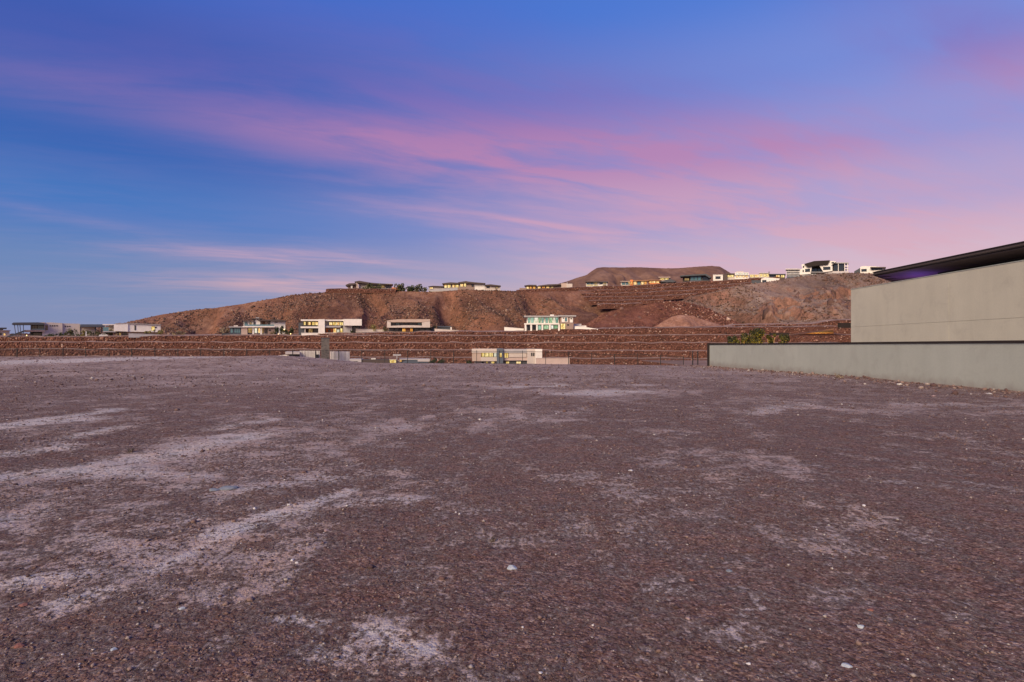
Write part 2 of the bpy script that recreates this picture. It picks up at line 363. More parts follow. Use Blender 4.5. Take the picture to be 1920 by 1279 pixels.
def rocks_mesh(name, C, rad, scl=(1, 1, 1), base='ico', jit=.28):
    """many angular stones joined into one mesh"""
    bv, bf = (ICO_V, ICO_F) if base == 'ico' else (OCT_V, OCT_F)
    n = len(C); k = len(bv)
    V = np.repeat(bv[None], n, 0)*(1+rng.uniform(-jit, jit, (n, k, 1)))
    V = V*rng.uniform(.65, 1.3, (n, 1, 3))
    a = rng.uniform(0, 2*np.pi, n); t = rng.uniform(-.6, .6, n)
    ca, sa, ct, st = np.cos(a)[:, None], np.sin(a)[:, None], np.cos(t)[:, None], np.sin(t)[:, None]
    y = V[..., 1]*ct-V[..., 2]*st; z = V[..., 1]*st+V[..., 2]*ct; x = V[..., 0]
    V = np.stack([x*ca-y*sa, x*sa+y*ca, z], -1)*np.array(scl)
    V = V*rad[:, None, None]+C[:, None, :]
    Fc = (bf[None]+(np.arange(n)*k)[:, None, None]).reshape(-1, 3)
    return mesh_np(name, V.reshape(-1, 3), Fc)

# ------------------------------------------------------------------ foreground lot
EDGE_PX = np.array([-400, 0, 400, 500, 540, 580, 610, 640, 700, 860, 1000, 1200, 1320, 1600, 2400.])
EDGE_PY = np.array([670, 669.5, 669, 668, 668, 671, 674.5, 678.5, 681.2, 682.3, 683, 684.5, 687, 688, 688.])
YE = 50.0
def lot_z(X, Y):
    px = CX+X/YE*F
    ze = H-(np.interp(px, EDGE_PX, EDGE_PY)-HY)/F*YE
    t = smooth(26, 48, Y)
    z = ze*t
    z = z+(fbm(X*.25, Y*.25, 4, 3)-.5)*.12*smooth(3, 9, np.hypot(X, Y))
    z = z+(fbm(X*1.1, Y*1.1, 4, 5)-.5)*.05
    # rough loose heap at the far left edge
    hp = np.exp(-((X+18.5)/5.)**2-((Y-45)/4.)**2)*.10
    z = z+hp*(.4+fbm(X*.8, Y*.8, 3, 8))
    # low bank along the boundary wall
    z = z+smooth(15.0, 17.6, X)*smooth(10, 14, Y)*smooth(60, 40, Y)*.05*(.5+fbm(X*.6, Y*.6, 3, 21))
    # fall away beyond the edge
    z = np.where(Y > YE+1, z-.055*(np.minimum(Y, 63)-YE-1), z)
    z = np.where(Y > 63, z-(np.minimum(Y, 84)-63)*.33, z)
    return z
def ground_pt(px, py):
    Y = H*F/(py-HY)
    for _ in range(6):
        X = (px-CX)/F*Y
        z = float(lot_z(np.array([X]), np.array([Y]))[0])
        Y = (H-z)*F/(py-HY)
    return X, Y, z
ys = np.concatenate([np.linspace(-14, 1.4, 30), np.exp(np.linspace(math.log(1.45), math.log(90), 540))])
xs = np.sinh(np.linspace(-math.asinh(95/2.), math.asinh(60/2.), 480))*2.
XX, YY = np.meshgrid(xs, ys)
ZZ = lot_z(XX, YY)
me = mesh_np('ground', np.stack([XX, YY, ZZ], -1).reshape(-1, 3), grid_faces(len(ys), len(xs)), True)
STREAK = [  # pale dust: end points in the photo, half width in metres, strength
    (30, 678, 240, 677, 2.2, 1.0), (0, 802, 120, 785, .55, .75), (110, 785, 235, 769, .42, .65), (0, 852, 130, 834, .30, .6), (165, 817, 262, 799, .32, .6),
    (0, 893, 190, 884, .45, .62), (150, 880, 360, 845, .40, .55), (330, 850, 450, 820, .38, .62), (430, 801, 492, 790, .30, .5), (160, 885, 370, 893, .22, .5),
    (430, 920, 600, 893, .30, .45), (600, 893, 745, 880, .25, .4), (430, 1000, 560, 955, .16, .75), (560, 955, 640, 915, .10, .75), (310, 1070, 440, 1005, .07, .6),
    (0, 1105, 140, 1085, .12, .55), (100, 1150, 210, 1110, .12, .5), (150, 1020, 300, 1050, .2, .35), (0, 980, 90, 960, .25, .45), (250, 1000, 420, 960, .25, .30), (520, 1165, 570, 1180, .10, .5),
    (690, 1190, 800, 1210, .13, .60), (560, 1230, 700, 1245, .10, .4), (950, 726, 1035, 723, .7, .6), (1050, 738, 1190, 734, .8, .65), (1180, 721, 1235, 723, .5, .5), (980, 790, 1110, 770, .5, .32),
    (700, 804, 762, 796, .35, .35), (1430, 773, 1492, 757, .6, .45), (1700, 757, 1920, 760, .6, .40), (640, 948, 750, 936, .2, .45), (800, 955, 1000, 945, .2, .3), (1640, 900, 1850, 916, .3, .35),
    (1000, 985, 1200, 1000, .3, .25), (1200, 1080, 1300, 1120, .15, .35), (1380, 1190, 1445, 1130, .10, .35), (1050, 895, 1250, 925, .4, .25), (1500, 760, 1640, 770, .8, .3), (590, 705, 640, 702, .7, .3), (380, 703, 440, 702, .5, .45)]
dust = np.zeros_like(XX)
wx = XX+(fbm(XX*.9, YY*.9, 4, 31)-.5)*1.1*np.clip(YY/10, .35, 3); wy = YY+(fbm(XX*.9, YY*.9, 4, 41)-.5)*1.1*np.clip(YY/10, .35, 3)
for (a, b, c, d_, wd, st) in STREAK:
    x0, y0, _ = ground_pt(a, b); x1, y1, _ = ground_pt(c, d_)
    L2 = (x1-x0)**2+(y1-y0)**2
    t = np.clip(((wx-x0)*(x1-x0)+(wy-y0)*(y1-y0))/L2, 0, 1)
    dd = np.hypot(wx-x0-t*(x1-x0), wy-y0-t*(y1-y0))
    dust = np.maximum(dust, st*np.exp(-(dd/(wd*1.3))**2))
chalk = dust.copy()
for (x0, y0, hd, cv, ln, st) in [(-2.6, 3.0, .10, .010, 26, .20), (1.2, 3.4, .42, -.02, 22, .16), (6.0, 9.0, 1.25, .03, 26, .15), (-7.5, 9.0, .55, -.015, 24, .16)]:
    q = np.arange(0, ln, .5); h_ = hd+cv*q
    for sd in (-.8, .8):                     # wheel tracks pressed into the loose surface
        tx = x0+np.cumsum(np.sin(h_))*.5+sd*np.cos(hd); ty = y0+np.cumsum(np.cos(h_))*.5-sd*np.sin(hd)
        for a in range(len(q)-1):
            m_ = (np.abs(XX-tx[a]) < 1.2) & (np.abs(YY-ty[a]) < 1.2)
            if not m_.any(): continue
            L2 = (tx[a+1]-tx[a])**2+(ty[a+1]-ty[a])**2
            t = np.clip(((XX[m_]-tx[a])*(tx[a+1]-tx[a])+(YY[m_]-ty[a])*(ty[a+1]-ty[a]))/L2, 0, 1)
            dd = np.hypot(XX[m_]-tx[a]-t*(tx[a+1]-tx[a]), YY[m_]-ty[a]-t*(ty[a+1]-ty[a]))
            dust[m_] = np.maximum(dust[m_], st*np.exp(-(dd/.16)**2))
wide = smooth(.48, .72, fbm(XX*.33+4, YY*.33, 4, 51))*.22 + smooth(.50, .70, fbm(XX*1.6+1, YY*1.3, 4, 61))*.32
leftp = np.exp(-((XX+4.2)/2.6)**2-((YY-6.2)/3.2)**2)*.20+np.exp(-((XX+2.9)/1.3)**2-((YY-4.0)/1.1)**2)*.18
dust = np.clip(dust*.85+wide*1.0+leftp*1.5+.21+.16*smooth(5, 12, YY)+.24*smooth(12, 34, YY), 0, 1)  # last terms paint grazing-view brightening into the colour, paler with distance
ck_ = me.attributes.new('chalk', 'FLOAT', 'POINT'); ck_.data.foreach_set('value', np.clip(chalk, 0, 1).ravel().astype(np.float32))
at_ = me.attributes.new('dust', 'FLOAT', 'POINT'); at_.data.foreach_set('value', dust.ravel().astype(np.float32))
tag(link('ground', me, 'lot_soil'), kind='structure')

# loose gravel lying on the lot
n = 62000
Yp = np.exp(rng.uniform(math.log(2.0), math.log(46), n)); Xp = rng.uniform(-1, 1, n)*(Yp*1.02+1.2)
ok = Xp < 17.2; Xp, Yp = Xp[ok], Yp[ok]
clump = fbm(Xp*.8, Yp*.8, 4, 71)
keep = rng.uniform(0, 1, len(Xp)) < smooth(.25, .6, clump)*.9+.1
Xp, Yp = Xp[keep], Yp[keep]
rp = (.0036+.00062*Yp)*np.exp(rng.normal(0, .45, len(Xp)))
rp = np.minimum(rp, .09)
Zp = lot_z(Xp, Yp)+rp*.25
g = link('gravel', rocks_mesh('gravel', np.stack([Xp, Yp, Zp], -1), rp, (1, 1, .62), 'octa', .3), 'pebble')
tag(g, 'loose reddish brown gravel strewn over the bare lot', 'gravel', kind='stuff')
n = 5000
Yp = rng.uniform(22, 50.5, n); Xp = rng.uniform(-1, .36, n)*Yp*1.0; kp = rng.uniform(0, 1, n) < smooth(.40, .62, fbm(Xp*.18, Yp*.18, 3, 171)); Xp, Yp = Xp[kp], Yp[kp]
rp = .027*np.exp(rng.normal(0, .45, len(Xp))); Zp = lot_z(Xp, Yp)+rp*.3
g = link('rubble', rocks_mesh('rubble', np.stack([Xp, Yp, Zp], -1), rp, (1, 1, .7), 'octa', .3), 'pebble')
tag(g, 'coarse loose stones strewn over the far half of the lot', 'rubble', kind='stuff')
# rubble along the foot of the boundary wall
n = 900
Yp = rng.uniform(15, 50, n); Xp = 17.3-np.abs(rng.normal(0, 1.1, n)); rp = .035*np.exp(rng.normal(0, .5, n)); Zp = lot_z(Xp, Yp)+rp*.3
g = link('rubble', rocks_mesh('rubble', np.stack([Xp, Yp, Zp], -1), rp, (1, 1, .7), 'ico', .3), 'pebble')
tag(g, 'small broken stones scattered along the foot of the long grey wall', 'rubble', kind='stuff')

# single stones one can point at
STONES = [(960, 1066, 23, 15, 'pale_blue_stone', 'flat pale blue stone lying alone in the middle foreground'),
    (548, 1051, 8, 8, 'white_stone', 'small white stone, left one of a touching pair left of centre'), (556, 1056, 8, 8, 'white_stone', 'small white stone, right one of a touching pair left of centre'),
    (428, 916, 38, 12, 'slate_stone', 'flat blue grey slab half buried between the pale dust tracks'), (402, 919, 26, 10, 'slate_stone', 'mossy grey slab touching the left end of the blue grey slab'),
    (1613, 1176, 17, 13, 'pale_blue_stone', 'light grey pointed stone in the right foreground'), (1587, 1248, 24, 12, 'pale_blue_stone', 'light grey wedge stone near the bottom edge at right'),
    (1633, 1144, 15, 11, 'red_stone', 'small rusty red stone above the light grey pointed stone'), (1297, 1088, 12, 10, 'red_stone', 'rusty red stone right of the middle foreground'),
    (44, 1135, 20, 11, 'red_stone', 'dull red stone at the left border of the foreground'), (612, 996, 13, 10, 'pink_stone', 'pinkish stone just right of the pale tyre track'),
    (36, 1212, 22, 14, 'red_stone', 'wide dark red stone low in the left corner'), (341, 1142, 14, 11, 'pale_blue_stone', 'grey round stone standing alone at lower left'),
    (249, 1217, 10, 8, 'pink_stone', 'pale pinkish pebble near the bottom left'), (214, 1218, 16, 8, 'pale_blue_stone', 'grey chip stone near the bottom left'),
    (1182, 883, 10, 7, 'white_stone', 'small white stone right of centre in the middle ground'), (1620, 949, 9, 8, 'white_stone', 'bright white round stone at right in the middle ground'),
    (1367, 1071, 14, 10, 'slate_stone', 'dark grey lump of stone right of the rusty stone'), (1290, 1160, 14, 9, 'pink_stone', 'dusty pink stone right of centre near the bottom'),
    (1013, 1262, 9, 8, 'white_stone', 'white pebble at the bottom edge near the middle'), (1404, 1245, 10, 8, 'white_stone', 'white pebble at the bottom edge right of the middle'),
    (1855, 739, 12, 6, 'white_stone', 'pale stone lying at the wall foot by the right border'), (1750, 743, 10, 6, 'pink_stone', 'peach coloured stone on the ground before the long wall')]
for i, (px, py, wpx, hpx, m, lb) in enumerate(STONES):
    X, Y, z = ground_pt(px, py)
    r = wpx/2/F*Y; hz = max(hpx/F*Y*.34, r*.26)
    bm = bmesh.new(); bmesh.ops.create_icosphere(bm, subdivisions=2, radius=1)
    rr = random.Random(i*5+3); pl = [(Vector((rr.uniform(-1, 1), rr.uniform(-1, 1), rr.uniform(-.4, 1))).normalized(), rr.uniform(.55, .85)) for _ in range(9)]
    for v in bm.verts:
        for nn, dd in pl:
            q = v.co.dot(nn)
            if q > dd: v.co -= nn*(q-dd)
        v.co *= 1+rr.uniform(-.04, .04)
        v.co = Vector((v.co.x*r, v.co.y*r*.8, v.co.z*hz))
    me = bpy.data.meshes.new('stone'); bm.to_mesh(me); bm.free()
    o = link('stone', me, m, loc=(X, Y, z+hz*.25)); o.rotation_euler = (0, 0, 0)
    tag(o, lb, 'stone', 'single stones on the lot')

# ------------------------------------------------------------------ valley floor and far plain
xs = np.linspace(-520, 420, 95); ys = np.concatenate([np.linspace(62, 420, 90)])
XX, YY = np.meshgrid(xs, ys)
def valley_z(X, Y): return -7.6+smooth(90, 330, Y)*(-2.6)+(fbm(X*.03, Y*.03, 4, 91)-.5)*1.2
ZZ = valley_z(XX, YY)
tag(link('valley', mesh_np('valley', np.stack([XX, YY, ZZ], -1).reshape(-1, 3), grid_faces(len(ys), len(xs)), True), 'pad_earth'), kind='structure')
xs = np.linspace(-6000, 6000, 25); XX, YY = np.meshgrid(xs, np.linspace(-2500, 7000, 20))
tag(link('plain', mesh_np('plain', np.stack([XX, YY, np.full_like(XX, -14.)], -1).reshape(-1, 3), grid_faces(20, 25)), 'pad_earth'), kind='structure')

# ------------------------------------------------------------------ rock terraces
def terrace(name, label, pts, bottoms, bench, rise, rock, group, per=1.0, cat='retaining wall', soil='bench_earth'):
    """battered rockery wall: top line pts (X,Y,z), foot heights, bench depth behind; parts: face, rocks, bench"""
    P = np.array(pts, float); B = np.array(bottoms, float)
    seg = np.hypot(np.diff(P[:, 0]), np.diff(P[:, 1])); s = np.concatenate([[0], np.cumsum(seg)])
    ns = max(8, int(s[-1]/3)); q = np.linspace(0, s[-1], ns)
    X = np.interp(q, s, P[:, 0]); Y = np.interp(q, s, P[:, 1]); Z = np.interp(q, s, P[:, 2]); Bz = np.interp(q, s, B)
    Z = Z+(fbm(q*.12, q*0+3, 4, int(abs(P[0, 0]))+7)-.5)*1.1
    root = empty(name, (float(X.mean()), float(Y.mean()), float(Bz.min())))
    off = np.array(root.location); bat = .18
    hgt = Z-Bz
    face = np.stack([np.stack([X, Y-bat*hgt-.2, Bz-1.2], -1), np.stack([X, Y+.25, Z-.15], -1), np.stack([X, Y+.6, Z+.02], -1)], 0)
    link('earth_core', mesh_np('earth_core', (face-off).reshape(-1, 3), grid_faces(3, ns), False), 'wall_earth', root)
    nb = 5; tb = np.linspace(0, 1, nb)
    bn = np.stack([np.stack([X, Y+.3+bench*t, Z+rise*t+(fbm(q*.4, q*0+t*3, 3, 5)-.5)*.5*(t > 0)], -1) for t in tb], 0)
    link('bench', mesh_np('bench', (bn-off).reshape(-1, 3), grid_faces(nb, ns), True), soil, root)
    area = float((hgt*(s[-1]/ns)).sum()); cnt = int(area/(rock*rock*1.75)*per)
    qi = rng.uniform(0, s[-1], cnt); f = rng.uniform(.02, .97, cnt)
    x = np.interp(qi, q, X); y = np.interp(qi, q, Y); z1 = np.interp(qi, q, Z); z0 = np.interp(qi, q, Bz); hh = z1-z0
    C = np.stack([x, y-bat*hh*(1-f)-rng.uniform(-.1, .25, cnt), z0+f*hh], -1)
    rad = rock*.62*np.exp(rng.normal(0, .33, cnt)); rad = np.minimum(rad, np.maximum((1-f)*hh*.9+.15, .15))
    o = link('rocks', rocks_mesh('rocks', C-off, rad, (1.1, .75, .85), 'ico', .22), 'wall_rock', root); o['kind'] = 'stuff'
    tag(root, label, cat, group); return root
def Y0(X): return 330+0*X
def px2x(px, dY=0.):
    return (px-CX)/F*(330+dY)
def tier(name, label, table, low, k, rock=.54):
    dY = 5.0*k; pts = []; bot = []
    pxs = np.linspace(table[0][0], table[-1][0], 60)
    for p in pxs:
        X = px2x(p, dY); Y = Y0(X)+dY
        ty = np.interp(p, [a for a, b in table], [b for a, b in table]); by = np.interp(p, [a for a, b in low], [b for a, b in low])
        pts.append((X, Y, H+(HY-ty)/F*Y)); bot.append(H+(HY-by)/F*Y)
    return terrace(name, label, pts, bot, 5.6, .75, rock, 'long rockery terraces across the valley')
T0 = [(-80, 669), (700, 670.5), (1250, 673), (1800, 674)]; T1 = [(-80, 655), (770, 656.5), (1250, 658.5), (1800, 659.5)]
T2 = [(-80, 641), (770, 643), (1250, 643), (1800, 643.5)]; T3 = [(-80, 631.5), (120, 632), (250, 631), (400, 629), (650, 629.3), (860, 629.3), (1250, 628.3), (1800, 627.5)]
T4 = [(560, 627), (640, 625.8), (700, 624.2), (860, 621.5), (940, 622.5), (1000, 620.8), (1060, 617.5), (1150, 616.5), (1250, 614.2), (1400, 613), (1800, 611.5)]
T5 = [(1362, 611), (1380, 609), (1525, 608), (1545, 603.5), (1565, 601), (1600, 600), (1800, 596)]
fl = [(-80, 684), (1800, 690)]
sh = lambda T, d: [(a, b-d) for a, b in T]
tier('rock_terrace', 'lowest rockery terrace wall, partly hidden by the low houses', T0, fl, -1)
tier('rock_terrace', 'rockery terrace wall second from the bottom, behind the stone pillar', T1, sh(T0, 2.2), 0)
tier('rock_terrace', 'rockery terrace wall third from the bottom, level with the long grey wall top', T2, sh(T1, 2.2), 1)
tier('rock_terrace', 'rockery terrace wall just below the left hand villas', T3, sh(T2, 2.2), 2)
tier('rock_terrace', 'upper rockery terrace wall below the green lit villa', T4, [(a, max(np.interp(a, [p for p, _ in T3], [q for _, q in T3])-2.2, b+.4)) for a, b in T4], 3)
tier('rock_terrace', 'short topmost rockery terrace at the foot of the tan spur', T5, sh(T4, 2.), 4)

# building pads on top of the terraces
def rim(px):
    a = np.interp(px, [p for p, _ in T3], [q for _, q in T3]); b = np.interp(px, [p for p, _ in T4], [q for _, q in T4])
    return np.where(px < 560, a, np.minimum(a-1.8, b))
pxs = np.linspace(-120, 1800, 260); rows = []
for t in np.linspace(0, 1, 8):
    k = np.where(pxs < 560, 2, 3); dY = 5.*k+4.5+55*t
    X = np.array([px2x(p, d) for p, d in zip(pxs, dY)]); Y = Y0(X)+dY
    zr = H+(HY-rim(pxs))/F*(Y0(X)+5.*k)+.55
    rows.append(np.stack([X, Y, zr+t*1.5+(fbm(X*.08, Y*.08, 3, 13)-.5)*.5*t], -1))
PAD = np.stack(rows)
tag(link('terrace_ground', mesh_np('terrace_ground', PAD.reshape(-1, 3), grid_faces(8, len(pxs)), True), 'pad_earth'), kind='structure')

# ------------------------------------------------------------------ hills
def hill(name, sil, Yb, zb, X0, X1, Y1, nx, ny, material, gul=4., rough=.9, seed=1, prof=.85, back=.25, crag=None, ybf=None):
    S_ = np.array(sil, float)
    Xc = (S_[:, 0]-CX)/F*S_[:, 2]; zc = H+(HY-S_[:, 1])/F*S_[:, 2]
    xs = np.linspace(X0, X1, nx); ys = np.linspace(Yb, Y1, ny)
    def hz(X, Y):
        Yc = np.interp(X, Xc, S_[:, 2]); zt = np.interp(X, Xc, zc)
        wob = (fbm(X*.018, X*0+seed, 3, seed+50)-.5)*30
        b0 = Yb+5+np.maximum(wob, -5)+(ybf(X) if ybf else 0)
        t = (Y-b0)/(Yc-b0); tc = np.clip(t, 0, 1)
        z = zb+(zt-zb)*tc**prof
        z = z-np.maximum(Y-Yc, 0)*back - np.maximum(-t, 0)*8
        env = np.clip(4*tc*(1-tc), 0, 1)**.8
        wrp = (fbm(X*.02, Y*.02, 3, seed+9)-.5)*40
        gl = ridged((X+wrp+.25*Y)*.022, Y*.006, 4, seed)
        z = z-(1-gl)*gul*2*env*np.clip((zt-zb)/30, .2, 1.3)
        cre = ridged((X+wrp*.8+.35*Y)*.016+3.7, Y*.004, 3, seed+70)
        z = z-smooth(.62, .92, cre)*gul*1.1*env*np.clip((zt-zb)/30, .2, 1.2)
        z = z+(fbm(X*.09, Y*.09, 4, seed+3)-.5)*rough*2.2*(env+.12)
        z = z+(fbm(X*.45, Y*.45, 3, seed+5)-.5)*rough*.9*(.45+env)
        if crag is not None: z = z+crag(X, Y, tc)
        return z
    XX, YY = np.meshgrid(xs, ys); ZZ = hz(XX, YY)
    o = link(name, mesh_np(name, np.stack([XX, YY, ZZ], -1).reshape(-1, 3), grid_faces(ny, nx), True), material)
    tag(o, kind='structure'); return hz
main_sil = [(-300, 634, 470), (60, 627, 470), (200, 612, 470), (240, 604, 470), (270, 597, 470), (300, 590.5, 470), (340, 584, 470), (400, 577.5, 470), (450, 570.5, 472), (500, 561.5, 474), (545, 553.5, 476), (580, 550, 478), (612, 548, 480), (680, 545.5, 480), (740, 545.5, 480),
    (800, 547, 480), (830, 546, 480), (870, 543, 480), (930, 545, 480), (985, 547, 490), (1060, 546, 510), (1150, 544, 525), (1260, 540, 535), (1330, 536, 540), (1450, 530, 545), (1600, 522, 550), (1900, 520, 550)]
hz_main = hill('hill', main_sil, 378, 7.5, -560, 520, 620, 900, 230, 'hill_earth', 10.0, 1.0, 3, .82, .16)
def bx_(X, a, b, c): return smooth(a, b, X)*smooth(c, c-(b-a), X)
ridge_sil = [(1060, 616, 405), (1100, 606, 405), (1132, 588, 405), (1160, 579, 407), (1200, 573, 410), (1250, 564, 412), (1285, 566, 412), (1325, 577, 408), (1358, 592, 400), (1388, 607, 396), (1410, 616, 396)]
hz_ridge = hill('ridge', ridge_sil, 366, 9.0, 25, 190, 460, 260, 150, 'red_ridge', 3.2, 1.0, 17, .75, .35)
def crag_f(X, Y, t):
    px = CX+X/Y*F
    m = smooth(1405, 1450, px)*smooth(1660, 1600, px)*smooth(.05, .22, t)*smooth(.85, .55, t)
    r = ridged((X+.35*Y)*.045, Y*.03, 4, 77)
    st = smooth(.46, .68, r)
    m2 = smooth(1130, 1160, px)*smooth(1240, 1190, px)
    return m*(st*8.5-3.0+(ridged(X*.16, Y*.1, 3, 79)-.5)*5.)
spur_sil = [(1255, 580, 440), (1290, 557, 444), (1340, 547, 448), (1390, 534, 450), (1430, 530, 450), (1480, 521.5, 450), (1540, 513, 450), (1600, 511.5, 450), (1650, 514.5, 450), (1700, 526, 450), (1760, 532, 450), (1900, 545, 450), (2300, 580, 450)]
hz_spur = hill('spur', spur_sil, 352, 13.0, 105, 520, 520, 420, 190, 'tan_spur', 4.0, .9, 29, .72, .1, crag_f, lambda X: 58*smooth(190, 152, X))
cx_ = []; cr_ = []
for (px, py, wpx, hpx, k) in [(1475, 578, 22, 22, 16), (1442, 590, 14, 10, 8), (1520, 560, 34, 14, 12), (1562, 572, 16, 30, 22), (1586, 586, 12, 26, 14), (1495, 556, 22, 12, 9), (1545, 545, 40, 8, 8), (1180, 590, 40, 16, 16), (1148, 596, 8, 20, 8)]:
    for _ in range(k):
        qx = px+random.gauss(0, wpx*.4); qy = py+random.gauss(0, hpx*.35)
        u_ = (qx-CX)/F; vz = (HY-qy)/F; hzf = hz_spur if px > 1300 else hz_ridge
        yy = np.linspace(362, 446, 200); zz = hzf(u_*yy, yy); hit = np.nonzero(zz >= H+vz*yy)[0]
        if len(hit) == 0: continue
        Y = yy[hit[0]]; cx_.append((u_*Y, Y+1.9, H+vz*Y-1.2)); cr_.append(random.uniform(1.0, 3.2)*(1 if px > 1300 else .7))
mat('crag_rock', rock_f([(0, (.08, .042, .032, 1)), (.4, (.15, .080, .058, 1)), (.75, (.22, .12, .085, 1)), (1, (.30, .18, .13, 1))], .35))
o = link('outcrop', rocks_mesh('outcrop', np.array(cx_), np.array(cr_), (.9, .8, 1.5), 'ico', .35), 'crag_rock'); tag(o, 'craggy red brown rock outcrops standing out of the slopes', 'outcrop', kind='stuff')
mesa_sil = [(900, 560, 1500), (1000, 545, 1500), (1062, 528, 1500), (1080, 521.5, 1500), (1100, 515.5, 1500), (1110, 508, 1500), (1119, 502.5, 1500), (1130, 501, 1500), (1160, 501.5, 1500), (1200, 501, 1500), (1240, 503, 1500), (1270, 503, 1500), (1300, 500.5, 1500), (1335, 498.5, 1500), (1350, 500, 1500), (1362, 507, 1500), (1375, 515, 1500), (1420, 530, 1500), (1500, 545, 1500), (1700, 570, 1500)]
hill('mesa', mesa_sil, 1100, 40, -160, 900, 1750, 330, 160, 'mesa_earth', 14., 2.4, 41, .9, .02)
mound_sil = [(1215, 616, 372), (1232, 610, 372), (1246, 600, 372), (1260, 593, 372), (1274, 590, 372), (1298, 591.5, 372), (1312, 597, 372), (1328, 602, 372), (1348, 608, 372), (1372, 615, 372)]
hill('dirt_mound', mound_sil, 358, 11.5, 78, 152, 392, 150, 70, 'mound_earth', 7.0, 1.5, 57, .9, .6)
# scattered boulders and dry scrub that give the slopes their grain
def scatter(name, label, hz, n, X0, X1, Y0_, Y1_, r, seed, sil_ok=None, m='scrub'):
    X = rng.uniform(X0, X1, n); Y = rng.uniform(Y0_, Y1_, n)
    dn = fbm(X*.03, Y*.03, 4, seed); kp = rng.uniform(0, 1, n) < smooth(.3, .65, dn); X, Y = X[kp], Y[kp]
    rad = r*np.exp(rng.normal(0, .42, len(X))); Z = hz(X, Y)+rad*.25
    o = link(name, rocks_mesh(name, np.stack([X, Y, Z], -1), rad, (1, 1, .75), 'octa', .3), m); tag(o, label, 'scrub', kind='stuff')
scatter('hill_scrub', 'dry scrub and boulders strewn over the brown hill', hz_main, 80000, -420, 160, 388, 488, .42, 101)
scatter('ridge_scrub', 'dark scrub and rubble on the red front ridge', hz_ridge, 11000, 45, 175, 370, 420, .45, 111, None, 'wall_rock')
scatter('spur_scrub', 'grey scrub and stones on the tan spur', hz_spur, 15000, 120, 330, 362, 455, .45, 121)

# ------------------------------------------------------------------ rock terraces high on the hill
def upper(label, line, hpx, Yl, k):
    pts = []; bot = []
    for (px, py) in line:
        Y = Yl; X = (px-CX)/F*Y
        pts.append((X, Y, H+(HY-py)/F*Y)); bot.append(H+(HY-py-hpx)/F*Y)
    return terrace('rock_terrace', label, pts, bot, 6.0, .85, .62, 'rockery terraces below the hilltop villas', .9, soil='pad_earth')
upper('topmost rockery terrace right under the row of hilltop villas', [(968, 544), (1060, 539.5), (1100, 537.5), (1200, 534.5), (1280, 529.5), (1360, 525.5), (1420, 521), (1470, 519)], 7, 528, 0)
upper('second rockery terrace below the hilltop villas, rising to the right', [(1085, 545), (1200, 541.5), (1280, 537.2), (1360, 533.8), (1425, 528)], 6.5, 517, 1)
upper('third rockery terrace below the hilltop villas', [(1090, 550.5), (1200, 548.3), (1280, 545), (1360, 540), (1400, 535)], 6.5, 506, 2)
upper('fourth rockery terrace below the hilltop villas', [(1095, 556.5), (1200, 556), (1260, 553.5), (1310, 549.5)], 6, 495, 3)
upper('fifth rockery terrace, just above the red front ridge', [(1105, 563.5), (1180, 562.6), (1245, 561)], 6, 484, 4)
upper('shortest and lowest rockery terrace on the high slope', [(1120, 570.5), (1205, 569)], 6.5, 473, 5)
upper('rock wall crowning the left shoulder of the brown hill', [(611, 541.8), (660, 541), (700, 541), (742, 542.5)], 6, 478, 6)

